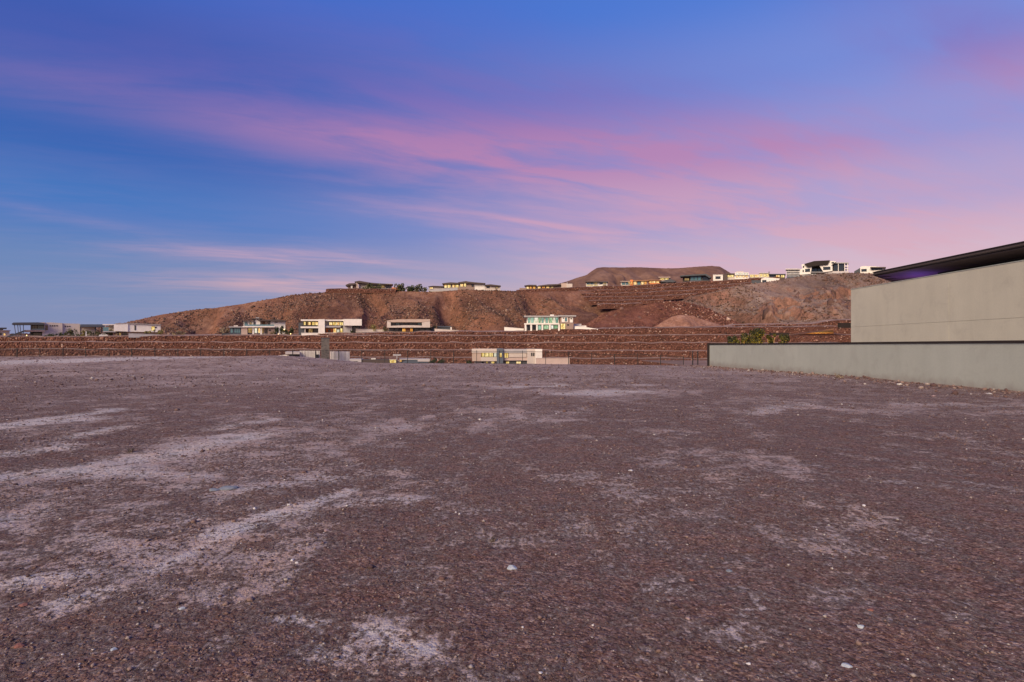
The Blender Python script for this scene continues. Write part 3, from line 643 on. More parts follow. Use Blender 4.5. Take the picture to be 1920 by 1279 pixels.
# ------------------------------------------------------------------ houses
class House:
    """a building facing the camera: its elevation is laid out from the photo, its parts get real depth"""
    def __init__(s, name, label, cat, px, py, Y, group=None):
        s.Y = Y; s.th = math.atan((px-CX)/F); s.D = Y/math.cos(s.th)
        s.base = H+(HY-py)/F*Y
        s.root = empty(name, ((px-CX)/F*Y, Y, s.base), -s.th)
        tag(s.root, label, cat, group)
    def loc(s, px, py):
        d = math.atan((px-CX)/F)-s.th; x = s.D*math.tan(d)
        yp = s.Y-x*math.sin(s.th)
        return x, H+(HY-py)/F*yp-s.base
    def poly(s, name, pts, d0, d1, m, parent=None):
        P = [s.loc(*p) for p in pts]
        a = sum(P[i][0]*P[(i+1) % len(P)][1]-P[(i+1) % len(P)][0]*P[i][1] for i in range(len(P)))
        if a < 0: P = P[::-1]
        n = len(P)
        V = [(x, d0, z) for x, z in P]+[(x, d1, z) for x, z in P]
        Fc = [tuple(range(n)), tuple(range(2*n-1, n-1, -1))]+[((i+1) % n, i, i+n, (i+1) % n+n) for i in range(n)]
        me = bpy.data.meshes.new(name); me.from_pydata(V, [], Fc); me.update()
        return link(name, me, m, parent or s.root)
    def box(s, name, x0, y0, x1, y1, d0, d1, m, parent=None):
        return s.poly(name, [(x0, y1), (x1, y1), (x1, y0), (x0, y0)], d0, d1, m, parent)
    def win(s, x0, y0, x1, y1, m, d=0., mull=0, frame='dark_metal', t=.35):
        """window: frame (one mesh of bars) with its pane as a sub-part; d is the plane of the wall it sits in"""
        bm = bmesh.new()
        bars = [(x0, y0, x0+t, y1), (x1-t, y0, x1, y1), (x0+t, y0, x1-t, y0+t), (x0+t, y1-t, x1-t, y1)]
        bars += [(x0+(x1-x0)*(i+1)/(mull+1)-t/2, y0+t, x0+(x1-x0)*(i+1)/(mull+1)+t/2, y1-t) for i in range(mull)]
        for (a, b, c, e_) in bars:
            (xa, za), (xc, ze) = s.loc(a, e_), s.loc(c, b)
            r = bmesh.ops.create_cube(bm, size=1)
            for v in r['verts']: v.co = Vector(((xa+xc)/2+v.co.x*(xc-xa), d-.10+v.co.y*.16, (za+ze)/2+v.co.z*(ze-za)))
        me = bpy.data.meshes.new('window'); bm.to_mesh(me); bm.free()
        f = link('window', me, frame, s.root)
        s.box('pane', x0+.15, y0+.15, x1-.15, y1-.15, d-.06, d+.03, m, f)
        return f
    def louvre(s, name, x0, y0, x1, y1, d0, d1, n, m, fill=.72):
        bm = bmesh.new(); st = (x1-x0)/n
        for i in range(n):
            (xa, za), (xc, ze) = s.loc(x0+i*st, y1), s.loc(x0+(i+fill)*st, y0)
            r = bmesh.ops.create_cube(bm, size=1)
            for v in r['verts']: v.co = Vector(((xa+xc)/2+v.co.x*(xc-xa), (d0+d1)/2+v.co.y*(d1-d0), (za+ze)/2+v.co.z*(ze-za)))
        me = bpy.data.meshes.new(name); bm.to_mesh(me); bm.free()
        return link(name, me, m, s.root)
VG = 'modern villas on the lower terrace'; HG = 'villas along the hilltop'; LG = 'low houses just beyond the lot'

# --- far left edge
h = House('house', 'house cut by the left border, dark flat roof above a pale wall', 'house', 3, 632, 356, VG)
h.box('roof', -30, 614.5, 12.5, 616.5, -3, 12, 'charcoal'); h.box('wall', -30, 620, 18, 633, 0, 10, 'beige_stucco'); h.box('upper_wall', -30, 616.5, 6, 620, 1, 9, 'grey_stucco'); h.box('parapet', -30, 619, 20, 620.2, -1, 9.8, 'white_stucco')
h.win(6.5, 625, 10.5, 630, 'lit_warm'); h.win(-4, 624, 3, 630, 'dark_glass', 0, 1)
# --- beige house with canopy on raking columns
h = House('house', 'beige two storey house with dark canopy on raking columns at far left', 'house', 95, 633, 354, VG)
h.poly('canopy', [(22.5, 608), (26, 605.4), (72, 605), (83, 606.5), (83, 609.5), (24, 609.5)], -6, 5, 'charcoal')
for a, b in ((27, 30.3), (33.2, 35), (37.2, 40), (43.5, 45)): h.poly('column', [(a, 609), (a+1.3, 609), (b+1.3, 633), (b, 633)], -5, -4.5, 'charcoal')
h.poly('roof', [(46, 605.2), (84, 604.6), (84, 607.6), (46, 607.2)], -2, 10, 'tan_stucco')
h.box('upper_wall', 57, 607.5, 83, 619, 3, 12, 'grey_stucco'); h.win(60, 608.5, 70, 618.5, 'dark_glass', 2.9, 1); h.win(70.5, 608.5, 82.5, 618.5, 'teal_glass', 2.9, 2)
h.box('deck', 46, 619, 84, 622.2, -2, 11, 'tan_stucco'); h.box('balustrade', 60, 616.5, 83, 619, -1.9, -1.8, 'teal_glass')
h.box('lower_wall', 56, 622.2, 80, 633, 4, 12, 'charcoal'); h.win(62, 624, 78, 631, 'dark_glass', 3.9, 2)
h.poly('stair', [(12, 631), (46, 619.5), (46, 622.5), (16, 633)], -3, -1.5, 'charcoal')
h.poly('wall', [(79, 619.5), (83, 619.5), (83, 605.2), (95, 604.6), (117, 606), (117, 633), (79, 633)], -.6, 12, 'beige_stucco')
h.poly('wall', [(117, 606.3), (147, 607), (150, 607.4), (150, 633), (117, 633)], .4, 13, 'beige_stucco')
for x in (93.3, 97.3, 101.3, 105.6): h.win(x, 609.7, x+2.3, 612, 'dark_glass', -.6, t=.2)
for x in (121.6, 125.6, 129.6): h.win(x, 610.9, x+2.2, 613.1, 'dark_glass', .4, t=.2)
h.win(85, 609.5, 89.7, 619, 'dark_glass', -.6, 3, 'wood')
h.box('carport_roof', 150.5, 608.5, 196, 613, -4, 9, 'slate_blue'); h.box('carport_wall', 151, 613, 177.5, 633, 1, 8, 'beige_stucco')
h.box('column', 177.6, 613, 180, 624, -2, -1, 'charcoal'); h.box('column', 189.2, 613, 191, 623.5, -2, -1, 'charcoal')
# --- white cantilever house
h = House('house', 'white cantilevered box house with one lit window at the hill foot', 'house', 250, 632, 352, VG)
h.box('frame', 192.5, 608, 217, 609.6, -2, 8, 'white_stucco'); h.box('frame', 213.6, 609.6, 217, 621, -2, 8, 'white_stucco'); h.box('back_wall', 203, 610.5, 213.4, 622, 4, 9, 'beige_stucco')
h.box('deck', 193, 621, 217, 623, -2, 9, 'grey_stucco'); h.box('railing', 193.5, 613.5, 204, 621, -1.5, -1.4, 'teal_glass')
h.poly('wall', [(217, 607.4), (240, 606.6), (240, 622), (217, 621)], -2, 10, 'white_stucco')
h.poly('wall', [(240, 606.8), (301, 610), (301, 623), (240, 622)], -1.4, 12, 'white_stucco')
h.poly('roof_edge', [(216, 606.6), (240, 605.8), (302, 609), (302, 610), (240, 606.7), (216, 607.5)], -2.3, 12.3, 'grey_stucco')
h.box('ground_floor', 222, 621.5, 300, 633, 2, 11, 'tan_stucco'); h.win(230, 623, 238, 630.5, 'dark_glass', 2, 1); h.win(223, 624, 227, 630, 'lit_dim', 2)
h.win(252, 610, 254.8, 619.3, 'dark_glass', -1.4); h.win(283.6, 612, 290, 620.4, 'lit_yellow', -1.4, 1); h.win(290.6, 613, 293.4, 615.5, 'dark_glass', -1.4)
def wall_thing(label, pts, Y, d, m, px=None, cap=None, group='low garden walls'):
    cx = sum(p[0] for p in pts)/len(pts); by = max(p[1] for p in pts)
    h = House('garden_wall', label, 'wall', cx, by, Y, group); h.poly('wall', pts, 0, d, m)
    top = sorted(pts, key=lambda p: p[1])[:2]; top.sort()
    (a, b), (c, e_) = top
    h.poly('coping', [(a-.3, b-.7), (c+.3, e_-.7), (c+.3, e_-.05), (a-.3, b-.05)], -.12, d+.12, cap or m); return h
wall_thing('long grey garden wall before the white cantilevered house', [(241, 633), (365, 633), (365, 630), (300, 628), (241, 625.4)], 346, .5, 'grey_wall')
# --- villa with overhanging brown roofs
h = House('house', 'stacked villa with brown overhanging roofs and glass pavilion on its left', 'house', 485, 629, 352, VG)
h.box('pavilion_roof', 429, 612.4, 455, 614.4, -2.5, 8, 'grey_stucco'); h.box('chimney', 438, 609.8, 446, 612.4, 2, 4, 'beige_stucco'); h.box('pavilion_wall', 431, 614.4, 452.5, 629, -1, 7, 'slate_blue')
h.win(432, 615.5, 437, 624.5, 'teal_glass', -1); h.win(439, 615.5, 450.5, 624.5, 'teal_glass', -1, 2); h.box('brick_wall', 452.5, 613.5, 464, 629, -1.6, 8, 'tan_stucco')
h.box('upper_wall', 457, 602.6, 474, 611.5, 0, 10, 'white_stucco'); h.win(458, 604, 464, 611, 'teal_glass', 0, 1); h.win(468, 604.5, 471.5, 611, 'lit_dim', 0)
h.box('roof', 455, 601.2, 477, 602.6, -2, 11, 'brown_roof'); h.box('tower', 474, 599, 488, 611.5, -1.2, 10, 'white_stucco'); h.win(475, 603.5, 479, 611, 'dark_glass', -1.2); h.win(474.6, 598.9, 478.8, 601.2, 'dark_glass', -1.2)
h.box('roof', 471.5, 597, 492, 598.8, -2.4, 11, 'brown_roof'); h.box('vent', 479.5, 594.8, 486, 597, 2, 4, 'grey_stucco')
h.box('recess_wall', 488, 602, 507, 611.5, 2, 10, 'tan_stucco'); h.win(492.5, 603, 497, 611, 'wood', 2); h.win(503.3, 603, 506.8, 611, 'dark_glass', 2)
h.poly('roof', [(484, 600.2), (517, 599.2), (537, 601.4), (537, 602.6), (484, 601.8)], -2.8, 11.5, 'brown_roof')
h.poly('side_wall', [(507, 602.2), (535, 602.7), (535, 629), (517, 629), (507, 613)], -.4, 11, 'white_stucco'); h.win(515, 603.6, 520.6, 605.2, 'dark_glass', -.4, t=.2)
h.box('balcony', 455, 611.5, 515.5, 614, -2.6, 10, 'white_stucco'); h.box('balustrade', 460, 608.8, 514, 611.5, -2.4, -2.3, 'teal_glass')
h.box('ground_floor', 464, 614, 502, 629, 2, 10, 'beige_stucco')
for a, b, m in ((465, 473, 'lit_dim'), (477.2, 482.5, 'lit_white'), (484, 488, 'lit_warm'), (489.5, 495, 'lit_dim'), (497, 501.5, 'dark_glass')): h.win(a, 615.2, b, 624.6, m, 2)
for x in (473.3, 488): h.box('column', x, 614, x+3, 629, -1.4, -.7, 'white_stucco')
h.box('stone_block', 502, 613.8, 517, 629, -1, 9, 'stone_brown'); h.win(504, 618, 507.5, 620.5, 'dark_glass', -1, t=.2)
wall_thing('dark low garden wall before the stacked villa', [(416, 629.5), (468, 629.5), (468, 625.6), (416, 625.6)], 346, .6, 'charcoal')
# --- white villa with orange hearth wall
h = House('house', 'white villa with orange hearth wall, lit glass and projecting box', 'house', 618, 628.5, 350, VG)
h.poly('side_frame', [(560, 606), (571, 604), (571, 629), (560, 629)], -1.5, 8, 'charcoal'); h.box('roof', 564.5, 599.4, 597, 602.2, -3, 10, 'white_stucco')
h.box('upper_wall', 571, 602.2, 597, 612.5, 3, 10, 'brown_roof')
for a, b, m in ((569.5, 573.4, 'lit_yellow'), (574.4, 577, 'lit_dim'), (577.6, 583, 'lit_warm'), (584.6, 590, 'lit_yellow'), (590.6, 596.4, 'lit_warm')): h.win(a, 603.4, b, 612, m, 2.9 if a > 570 else -1.6)
h.box('balcony', 564, 612.5, 598, 615.6, -3, 9, 'white_stucco'); h.box('balustrade', 566, 609.8, 596, 612.5, -2.8, -2.7, 'dark_glass')
h.box('ground_floor', 571, 615.6, 597, 629, 2, 9, 'brown_roof'); h.win(578, 616.5, 586, 624.5, 'lit_dim', 1.9, 1); h.win(588, 616.5, 596, 624.5, 'dark_glass', 1.9, 1); h.box('post', 571.4, 615.6, 573, 629, -2, -1.5, 'beige_stucco')
h.box('tower', 597, 599, 609, 629, -3.4, 9, 'white_stucco')
h.box('roof', 609, 599.6, 644.5, 602, -2, 10, 'white_stucco'); h.box('upper_wall', 609, 602, 644, 611.5, 2, 10, 'grey_stucco')
for i in range(4): h.win(617+i*6.7, 603.8, 623.3+i*6.7, 610, 'lit_yellow' if i % 2 else 'lit_warm', 2, 1)
h.box('balcony', 609, 611.4, 638.5, 614.2, -2.6, 8, 'grey_stucco'); h.box('ground_floor', 609, 614.2, 644, 629, 3, 9, 'beige_stucco'); h.box('hearth_wall', 611, 616.4, 624, 625, 2, 2.9, 'orange_wall'); h.win(615, 618, 620, 622, 'dark_glass', 2)
h.win(625, 615.4, 631, 625, 'lit_warm', 3); h.win(631.8, 617.5, 637, 623, 'lit_white', 3); h.win(638, 615.4, 642.6, 625, 'lit_yellow', 3)
h.box('end_wall', 643.5, 611, 660, 629, -2, 9, 'grey_stucco'); h.box('projecting_box', 644, 599, 677.5, 611, -5, 8, 'white_stucco'); h.box('garage', 660, 611, 676, 629, 1, 8, 'charcoal'); h.win(662, 613, 674, 623, 'dark_glass', .9, 1)
wall_thing('white pool terrace wall below the villa with the orange hearth', [(565, 629), (633, 629), (633, 624.8), (565, 624.8)], 345, 1.2, 'white_stucco')
wall_thing('beige garden wall between the white villa and the framed villa', [(667, 625.5), (729, 624.5), (729, 619), (667, 617)], 356, .6, 'beige_stucco')
# --- framed villa
h = House('house', 'tan villa framed like a wide box with a band of dark glass', 'house', 767, 623.5, 352, VG)
h.poly('roof', [(726, 601.4), (746, 599.2), (806, 599), (806, 602.4), (791, 604.6), (733, 604.6), (726, 603)], -3, 11, 'tan_stucco'); h.box('pier', 726, 602.8, 733, 614.6, -3, 10, 'beige_stucco'); h.box('pier', 791, 602.4, 806, 614.4, -2.8, 10, 'beige_stucco')
h.poly('band', [(733, 611.4), (755, 610.3), (775, 610.3), (791, 611), (791, 614.4), (733, 614.6)], -3, 10, 'beige_stucco'); h.box('inner_wall', 733, 604.6, 791, 611.4, 2, 9, 'charcoal')
for i in range(7): h.win(733.6+i*8.2, 605, 741.2+i*8.2, 611, 'teal_glass' if i in (1, 6) else 'dark_glass', 1.9, 1 if i % 2 else 0)
h.box('ground_floor', 729, 614.6, 814, 624.5, 1, 9, 'charcoal')
for a, b, m in ((731, 738, 'dark_glass'), (740, 747, 'dark_glass'), (754, 760.6, 'lit_orange'), (769, 774, 'lit_orange'), (777, 785, 'dark_glass'), (787, 796, 'dark_glass'), (798, 808, 'dark_glass')): h.win(a, 616, b, 623.4, m, .9, 1)
h.box('wood_panel', 761, 615, 768.6, 623.6, .4, .95, 'wood')
wall_thing('sloping beige garden wall to the right of the framed villa', [(815, 623.6), (905, 623.6), (905, 622.2), (860, 620), (815, 617)], 350, .6, 'beige_stucco')
h = House('shed', 'low dark flat shed right of the framed villa', 'shed', 832, 619, 362, None); h.box('wall', 821, 613, 844, 622, 0, 6, 'charcoal'); h.box('roof', 820, 611.8, 846, 613, -.5, 6.5, 'slate_blue'); h.box('post', 844.6, 613.5, 847, 622, -.8, .2, 'white_stucco')
# --- green lit villa
h = House('house', 'white villa glowing green behind columns and tall glass', 'house', 1030, 620.5, 348, VG)
h.box('roof', 982.5, 592.4, 1047.5, 594.6, -2.5, 10, 'grey_stucco'); h.box('chimney', 1031.5, 589.6, 1039, 592.4, 2, 5, 'white_stucco'); h.box('upper_wall', 987.5, 594.6, 1048, 606.6, 1, 9, 'white_stucco')
for a, b, m in ((989.5, 994.5, 'lit_teal'), (995.2, 1001, 'lit_teal'), (1002, 1008.6, 'lit_white'), (1009.4, 1014.2, 'lit_green'), (1015, 1019.6, 'lit_teal'), (1022.4, 1027.8, 'lit_teal'), (1029, 1036, 'lit_green'), (1037, 1040.6, 'lit_white'), (1041.4, 1046.8, 'lit_teal')): h.win(a, 595.4, b, 606, m, .95, 0, 'white_stucco', .3)
h.box('balcony', 983, 606.6, 1049, 608.8, -2.8, 9, 'white_stucco'); h.box('ground_floor', 986, 608.8, 1048, 621, 3, 9, 'grey_stucco')
for a, b, m in ((988, 993.5, 'dark_glass'), (998, 1004.6, 'dark_glass'), (1009, 1014.6, 'lit_teal'), (1018.8, 1028.6, 'lit_green'), (1033.4, 1038, 'lit_white'), (1038.6, 1046, 'lit_green')): h.win(a, 609.6, b, 619.6, m, 2.95, 1 if b-a > 7 else 0)
for x in (984, 994.6, 1005.4, 1015.4, 1029.4, 1046.4): h.box('column', x, 608.8, x+3.2, 621, -2.6, -1.5, 'white_stucco')
h.box('wing', 1049.8, 594, 1075, 621, -1, 9, 'stone_brown'); h.box('wing_roof', 1046, 591.6, 1080, 594, -2.2, 10, 'grey_stucco'); h.box('panel', 1053, 595.2, 1064.6, 604.4, -1.4, -1, 'white_stucco'); h.box('panel', 1068.4, 596, 1074, 605, -1.4, -1, 'white_stucco')
h.win(1059, 596, 1063, 603, 'teal_glass', -1.4); h.win(1055, 596, 1057.6, 597.8, 'dark_glass', -1.4, t=.2); h.win(1069.4, 596.8, 1072.6, 598.8, 'dark_glass', -1.4, t=.2); h.win(1051, 606.8, 1060, 618, 'lit_yellow', -1, 1); h.win(1063.4, 608, 1066.6, 611, 'dark_glass', -1)
wall_thing('white garden wall left of the green lit villa', [(945.5, 622), (982, 622), (982, 616.8), (945.5, 613.8)], 352, .5, 'white_stucco')
wall_thing('white wall and ramp right of the green lit villa', [(1077, 619.5), (1121, 619), (1121, 617), (1098, 613.4), (1078, 612)], 346, .6, 'white_stucco')
h = House('terrace_block', 'low white terrace block stepping down right of the green lit villa', 'terrace', 1086, 616, 354, None); h.box('wall', 1075.5, 607.2, 1090, 621, 0, 6, 'white_stucco'); h.box('step', 1090, 610.4, 1099, 621, .5, 6, 'white_stucco')

# --- low houses beyond the lot
h = House('house', 'long beige house with yellow lit windows and dark square tower', 'house', 950, 692, 200, LG)
h.box('roof_band', 885, 654, 931.5, 661.4, -1.5, 9, 'beige_stucco'); h.box('wall', 885.5, 661.4, 902, 677, -1.2, 9, 'tan_stucco'); h.box('inner_wall', 902, 661.4, 931.5, 669.6, .6, 8, 'wood'); h.box('wall', 902, 669.6, 931.5, 677, -1.2, 9, 'beige_stucco')
for a, b, m in ((902.6, 908.6, 'lit_yellow'), (909.4, 916.4, 'lit_yellow'), (917, 924.6, 'lit_yellow'), (925.4, 931, 'lit_white')): h.win(a, 661.6, b, 669.2, m, .5, 1)
h.box('tower', 931.5, 653.4, 943.4, 692, -2.2, 9, 'slate_blue'); h.win(935.6, 661.6, 941.2, 670, 'lit_yellow', -2.2)
h.box('roof_band', 943.4, 654.6, 988, 661.4, -1.2, 9, 'grey_wall'); h.box('wall', 943.4, 661.4, 988, 676, -.6, 9, 'pink_wall'); h.win(946, 662, 953.2, 671, 'lit_yellow', -.6, 1); h.box('cladding', 954, 661.6, 987, 669.8, -.9, -.6, 'beige_stucco')
h.box('wing', 988, 654.2, 1003, 692, -1.6, 9, 'beige_stucco'); h.box('wing', 1003, 654.6, 1016, 692, -2., 9, 'white_stucco'); h.win(995.4, 661.4, 997.6, 667.6, 'dark_glass', -1.6); h.win(999.2, 661.4, 1001.4, 667.6, 'dark_glass', -1.6)
h.box('ground_floor', 889, 677, 931, 692, .8, 9, 'grey_stucco'); h.box('ground_floor', 943.4, 676, 988, 692, .3, 9, 'charcoal')
for a, b, m in ((903, 907, 'dark_glass'), (911.6, 914.4, 'lit_yellow'), (921, 927, 'lit_yellow'), (948.6, 955, 'lit_yellow'), (968, 977, 'lit_warm')): h.win(a, 677.8, b, 684, m, .8 if a < 932 else .3, 1)
wall_thing('pale garden wall stepping down right of the long beige house', [(1004.8, 693), (1068, 693), (1068, 671.6), (1004.8, 672.4)], 192, .4, 'pink_wall')
h = House('louvred_house', 'pale louvred house half sunk behind the lot edge, by the pillar', 'house', 590, 700, 150, LG)
h.poly('ramp_wall', [(510, 700), (541, 700), (541, 664.6), (510, 668.4)], -1, 3, 'white_stucco'); h.box('roof', 535.5, 659.4, 562, 664, -2, 8, 'pale_roof'); h.box('recess', 542, 664, 562, 700, 1, 7, 'charcoal')
h.box('wall', 562, 657.8, 600.6, 700, .6, 7, 'beige_stucco'); h.louvre('louvre_slats', 562, 658, 600, 700, .1, .5, 13, 'white_stucco'); h.win(592, 664.6, 597.8, 671.4, 'dark_glass', .05, 1)
h.box('wall', 619.4, 659.4, 656, 700, .6, 7, 'pink_wall'); h.louvre('louvre_slats', 619.4, 659.2, 656, 700, .1, .5, 14, 'white_stucco', .78)
h = House('stone_pillar', 'tall dark stone chimney pillar rising beside the louvred house', 'chimney', 610, 700, 146, None)
h.box('shaft', 602.4, 634.4, 617.6, 700, .1, 2.0, 'grey_stone'); h.box('cap', 601.4, 633.2, 618.4, 635, -.15, 2.2, 'charcoal')
sh_rows = 24
for i in range(sh_rows):       # coursed stones on the visible face
    y1 = 676-(676-635)*i/sh_rows; y0 = y1-(676-635)/sh_rows+.18; x = 602.3
    while x < 617.2:
        x2 = min(x+random.uniform(2.2, 5.5), 617.7)
        if 617.7-x2 < 1.4: x2 = 617.7
        h.box('stone', x, y0, x2-.15, y1, -random.uniform(.0, .10), .12, random.choice(['grey_stone', 'grey_stone', 'grey_stone', 'stone_dark'])); x = x2
h = House('house', 'low dark roofed house with one glowing window beyond the lot', 'house', 745, 696, 175, LG)
h.box('wall', 660, 676, 800, 696, 2, 8, 'tan_stucco'); h.poly('roof', [(676, 674.5), (728, 673.6), (732, 681), (676, 682)], -1, 8, 'brown_roof'); h.box('parapet', 655, 673.2, 679, 679, -1.2, 7, 'pale_roof'); h.win(660, 677.4, 671, 680, 'dark_glass', -1.2, 1)
h.box('lit_room', 729.6, 674, 743.4, 696, .5, 6, 'beige_stucco'); h.win(730.4, 674.6, 742.8, 682, 'lit_yellow', .4, 2); h.win(749.8, 674.4, 753, 679, 'lit_warm', -.4); h.poly('roof', [(748, 680), (762, 675.4), (800, 675.2), (805, 682), (748, 682.5)], -.3, 8, 'slate_blue')
h.box('roof_edge', 749, 673.2, 783, 674.6, -.4, 8, 'pale_roof'); h.box('rooftop_unit', 695.4, 672, 704, 674.4, 1, 3, 'white_stucco'); h.box('rooftop_unit', 737, 664.6, 752, 668, 5, 6, 'grey_wall'); h.box('post', 743.6, 668, 745, 682, 5, 5.4, 'grey_wall'); h.box('terrace_wall', 783, 673, 806, 678, -.6, 6, 'pale_roof')

# --- hilltop houses
h = House('house', 'low hilltop house with dark sloping roofs on the left shoulder', 'house', 695, 543, 492, HG)
h.poly('roof', [(648, 535), (655, 532), (666, 531.6), (668, 534), (650, 536.6)], -3, 9, 'brown_roof'); h.box('wall', 652, 535, 668, 544, 0, 8, 'stone_brown'); h.poly('roof', [(665, 528.6), (674, 527.2), (694, 530.6), (710, 532), (737, 533.4), (737, 534.8), (700, 533.8), (668, 530.6)], -3, 10, 'brown_roof')
h.box('chimney', 673, 526.8, 679, 529, 2, 4, 'stone_brown'); h.poly('pillar', [(667, 530.6), (671, 530.6), (673.4, 544), (669, 544)], -2, 3, 'tan_stucco'); h.box('wall', 673, 531.6, 735, 544, 1, 9, 'beige_stucco'); h.win(713, 535, 722, 540, 'lit_dim', 1, 1); h.win(724, 535, 733, 540, 'dark_glass', 1, 1)
h.box('planter', 735, 539.4, 748, 544, -2, 4, 'orange_wall'); h.box('terrace_wall', 763, 540.6, 784, 546, -2, 4, 'beige_stucco'); h.box('post', 658, 536, 661, 544, -2, -1, 'white_stucco')
h = House('house', 'long hilltop house with gold lit rooms on the brown hill crest', 'house', 875, 545, 490, HG)
h.box('wall', 804, 537.4, 832, 547, 0, 8, 'beige_stucco'); h.poly('roof', [(803, 537.6), (812, 536.4), (832, 537), (832, 538.2)], -2, 8, 'brown_roof'); h.win(806, 538.6, 812, 542, 'lit_warm', 0)
h.box('wall', 831, 532.8, 861, 547, 0, 9, 'stone_brown'); h.poly('roof', [(829, 531.8), (845, 530), (862, 531), (862, 533), (830, 533.6)], -2.6, 10, 'brown_roof')
for a, b, m in ((833, 838, 'lit_warm'), (839, 845, 'lit_yellow'), (848, 853, 'lit_warm'), (854, 860, 'lit_yellow')): h.win(a, 534, b, 540, m, 0)
h.box('wall', 861, 530.6, 889, 547, -1, 9, 'stone_brown'); h.poly('roof', [(859, 530), (872, 528), (890, 530), (910, 531.6), (910, 533), (860, 531.8)], -3, 10, 'brown_roof'); h.box('chimney', 871.6, 526.6, 876, 529.4, 2, 4, 'stone_brown')
h.win(863, 532.6, 869, 538, 'lit_warm', -1); h.win(870, 531.6, 874, 538, 'lit_yellow', -1); h.box('wall', 887, 532.6, 909, 547, -.4, 9, 'white_stucco'); h.win(884, 533.2, 888, 538, 'dark_glass', -1.05)
h.box('wall', 909, 535, 938, 547, 0, 8, 'beige_stucco'); h.poly('roof', [(909, 534.4), (920, 533.6), (939, 536), (939, 537.2), (909, 536)], -2, 8, 'brown_roof'); h.win(912, 537, 918, 540.4, 'dark_glass', 0); h.win(928, 538, 934, 541, 'lit_dim', 0)
wall_thing('pale blue terrace wall under the gold lit hilltop house', [(803, 546), (858, 545), (858, 539.4), (803, 543.4)], 482, .6, 'grey_wall')
h = House('house', 'orange lit hilltop house with a beige stair tower at its right end', 'house', 1022, 545, 538, HG)
h.box('wall', 974, 540, 987, 548, 0, 7, 'stone_brown'); h.box('wall', 985, 536, 1053, 548, 1, 9, 'stone_brown'); h.poly('roof', [(983, 536), (992, 534.4), (1006, 534.6), (1006, 536.8)], -2.4, 9, 'brown_roof'); h.poly('roof', [(1009, 536), (1028, 533.6), (1050, 533), (1052, 535), (1009, 537.6)], -2.4, 9, 'brown_roof')
for a, b, m in ((987, 992, 'lit_warm'), (993, 998, 'lit_orange'), (999, 1004, 'lit_orange'), (1008, 1014, 'lit_warm'), (1016, 1022, 'lit_orange'), (1024, 1030, 'lit_warm'), (1032, 1038, 'lit_dim')): h.win(a, 537.4, b, 541.6, m, 1)
h.box('tower', 1052, 531.4, 1063, 548, -1, 9, 'tan_stucco'); h.box('wall', 1062, 532.4, 1073, 548, -1.6, 8, 'beige_stucco'); h.box('mast', 1063, 528.6, 1064, 532.4, 1, 1.4, 'grey_wall')
h = House('house', 'flat roofed white hilltop house left of the mesa, with ribbon windows', 'house', 1119, 537, 538, HG)
h.box('roof', 1097.6, 528, 1123, 529.6, -3, 9, 'brown_roof'); h.box('roof', 1120, 528.4, 1140, 529.6, -2, 8, 'charcoal'); h.box('wall', 1099, 529.6, 1138.6, 541, 0, 8, 'white_stucco')
for a, b, m in ((1100, 1106, 'teal_glass'), (1107, 1113, 'teal_glass'), (1114, 1120, 'lit_dim'), (1124, 1130, 'dark_glass'), (1131, 1137, 'lit_dim')): h.win(a, 530, b, 533.4, m, 0)
h.win(1100, 534.2, 1110, 536, 'lit_yellow', 0, 2); h.win(1111, 534.2, 1121, 536, 'lit_yellow', 0, 2); h.win(1130, 534, 1137, 536, 'lit_dim', 0)
h = House('house', 'hilltop villa with bright amber facade and a small tower', 'house', 1190, 536, 538, HG)
h.box('wall', 1164, 528.6, 1182, 540, 0, 8, 'beige_stucco'); h.win(1166, 530, 1172, 534, 'teal_glass', 0, 1); h.win(1173, 530, 1180, 534, 'teal_glass', 0, 1); h.box('tower', 1181.6, 525, 1187, 540, -1, 7, 'orange_wall'); h.box('roof', 1163, 527.4, 1182, 528.6, -2, 8, 'tan_stucco')
h.box('wall', 1187, 527.6, 1214, 540, 0, 8, 'tan_stucco'); h.box('roof', 1186.6, 525.6, 1215, 527.6, -2.4, 8, 'wood')
for a, b, m in ((1178, 1181, 'lit_warm'), (1182.4, 1186, 'lit_orange'), (1188, 1194, 'lit_warm'), (1195, 1201, 'teal_glass'), (1202, 1207, 'lit_warm'), (1208, 1213, 'lit_orange')): h.win(a, 528.2, b, 534, m, -1 if 1181 < a < 1187 else 0)
h = House('house', 'amber lit hilltop villa with a dark roof sloping down to the right', 'house', 1240, 533, 538, HG)
h.box('wall', 1216, 526.4, 1238, 538, 0, 8, 'orange_wall'); h.box('upper_wall', 1236, 520.6, 1256, 530, 1, 8, 'tan_stucco'); h.box('roof', 1214, 525, 1240, 526.6, -2, 8, 'wood'); h.box('roof', 1234.6, 519.6, 1257, 521, -2, 8, 'tan_stucco')
for a, b in ((1217, 1222), (1223, 1229), (1230, 1236)): h.win(a, 527.2, b, 531, 'lit_warm', 0)
for a, b in ((1238, 1246), (1247, 1254)): h.win(a, 521.6, b, 524.6, 'lit_yellow', 1)
h.poly('carport_roof', [(1236, 529.6), (1256, 523.6), (1268, 528.4), (1262, 530)], -3, 7, 'charcoal'); h.box('carport_wall', 1240, 528, 1258, 538, 0, 6, 'brown_roof')
h = House('house', 'hilltop house with a wide dark wing roof and grey glass', 'house', 1306, 528, 538, HG)
h.poly('roof', [(1275, 517.6), (1300, 515.6), (1324, 514.4), (1334, 520.6), (1330, 522), (1322, 517), (1276, 519.4)], -4, 10, 'charcoal'); h.box('wall', 1280, 519.2, 1296, 532, 3, 9, 'brown_roof'); h.win(1283, 521, 1292, 525.6, 'lit_dim', 3, 1)
h.box('wall', 1294, 517.4, 1315, 532, 0, 9, 'slate_blue'); 
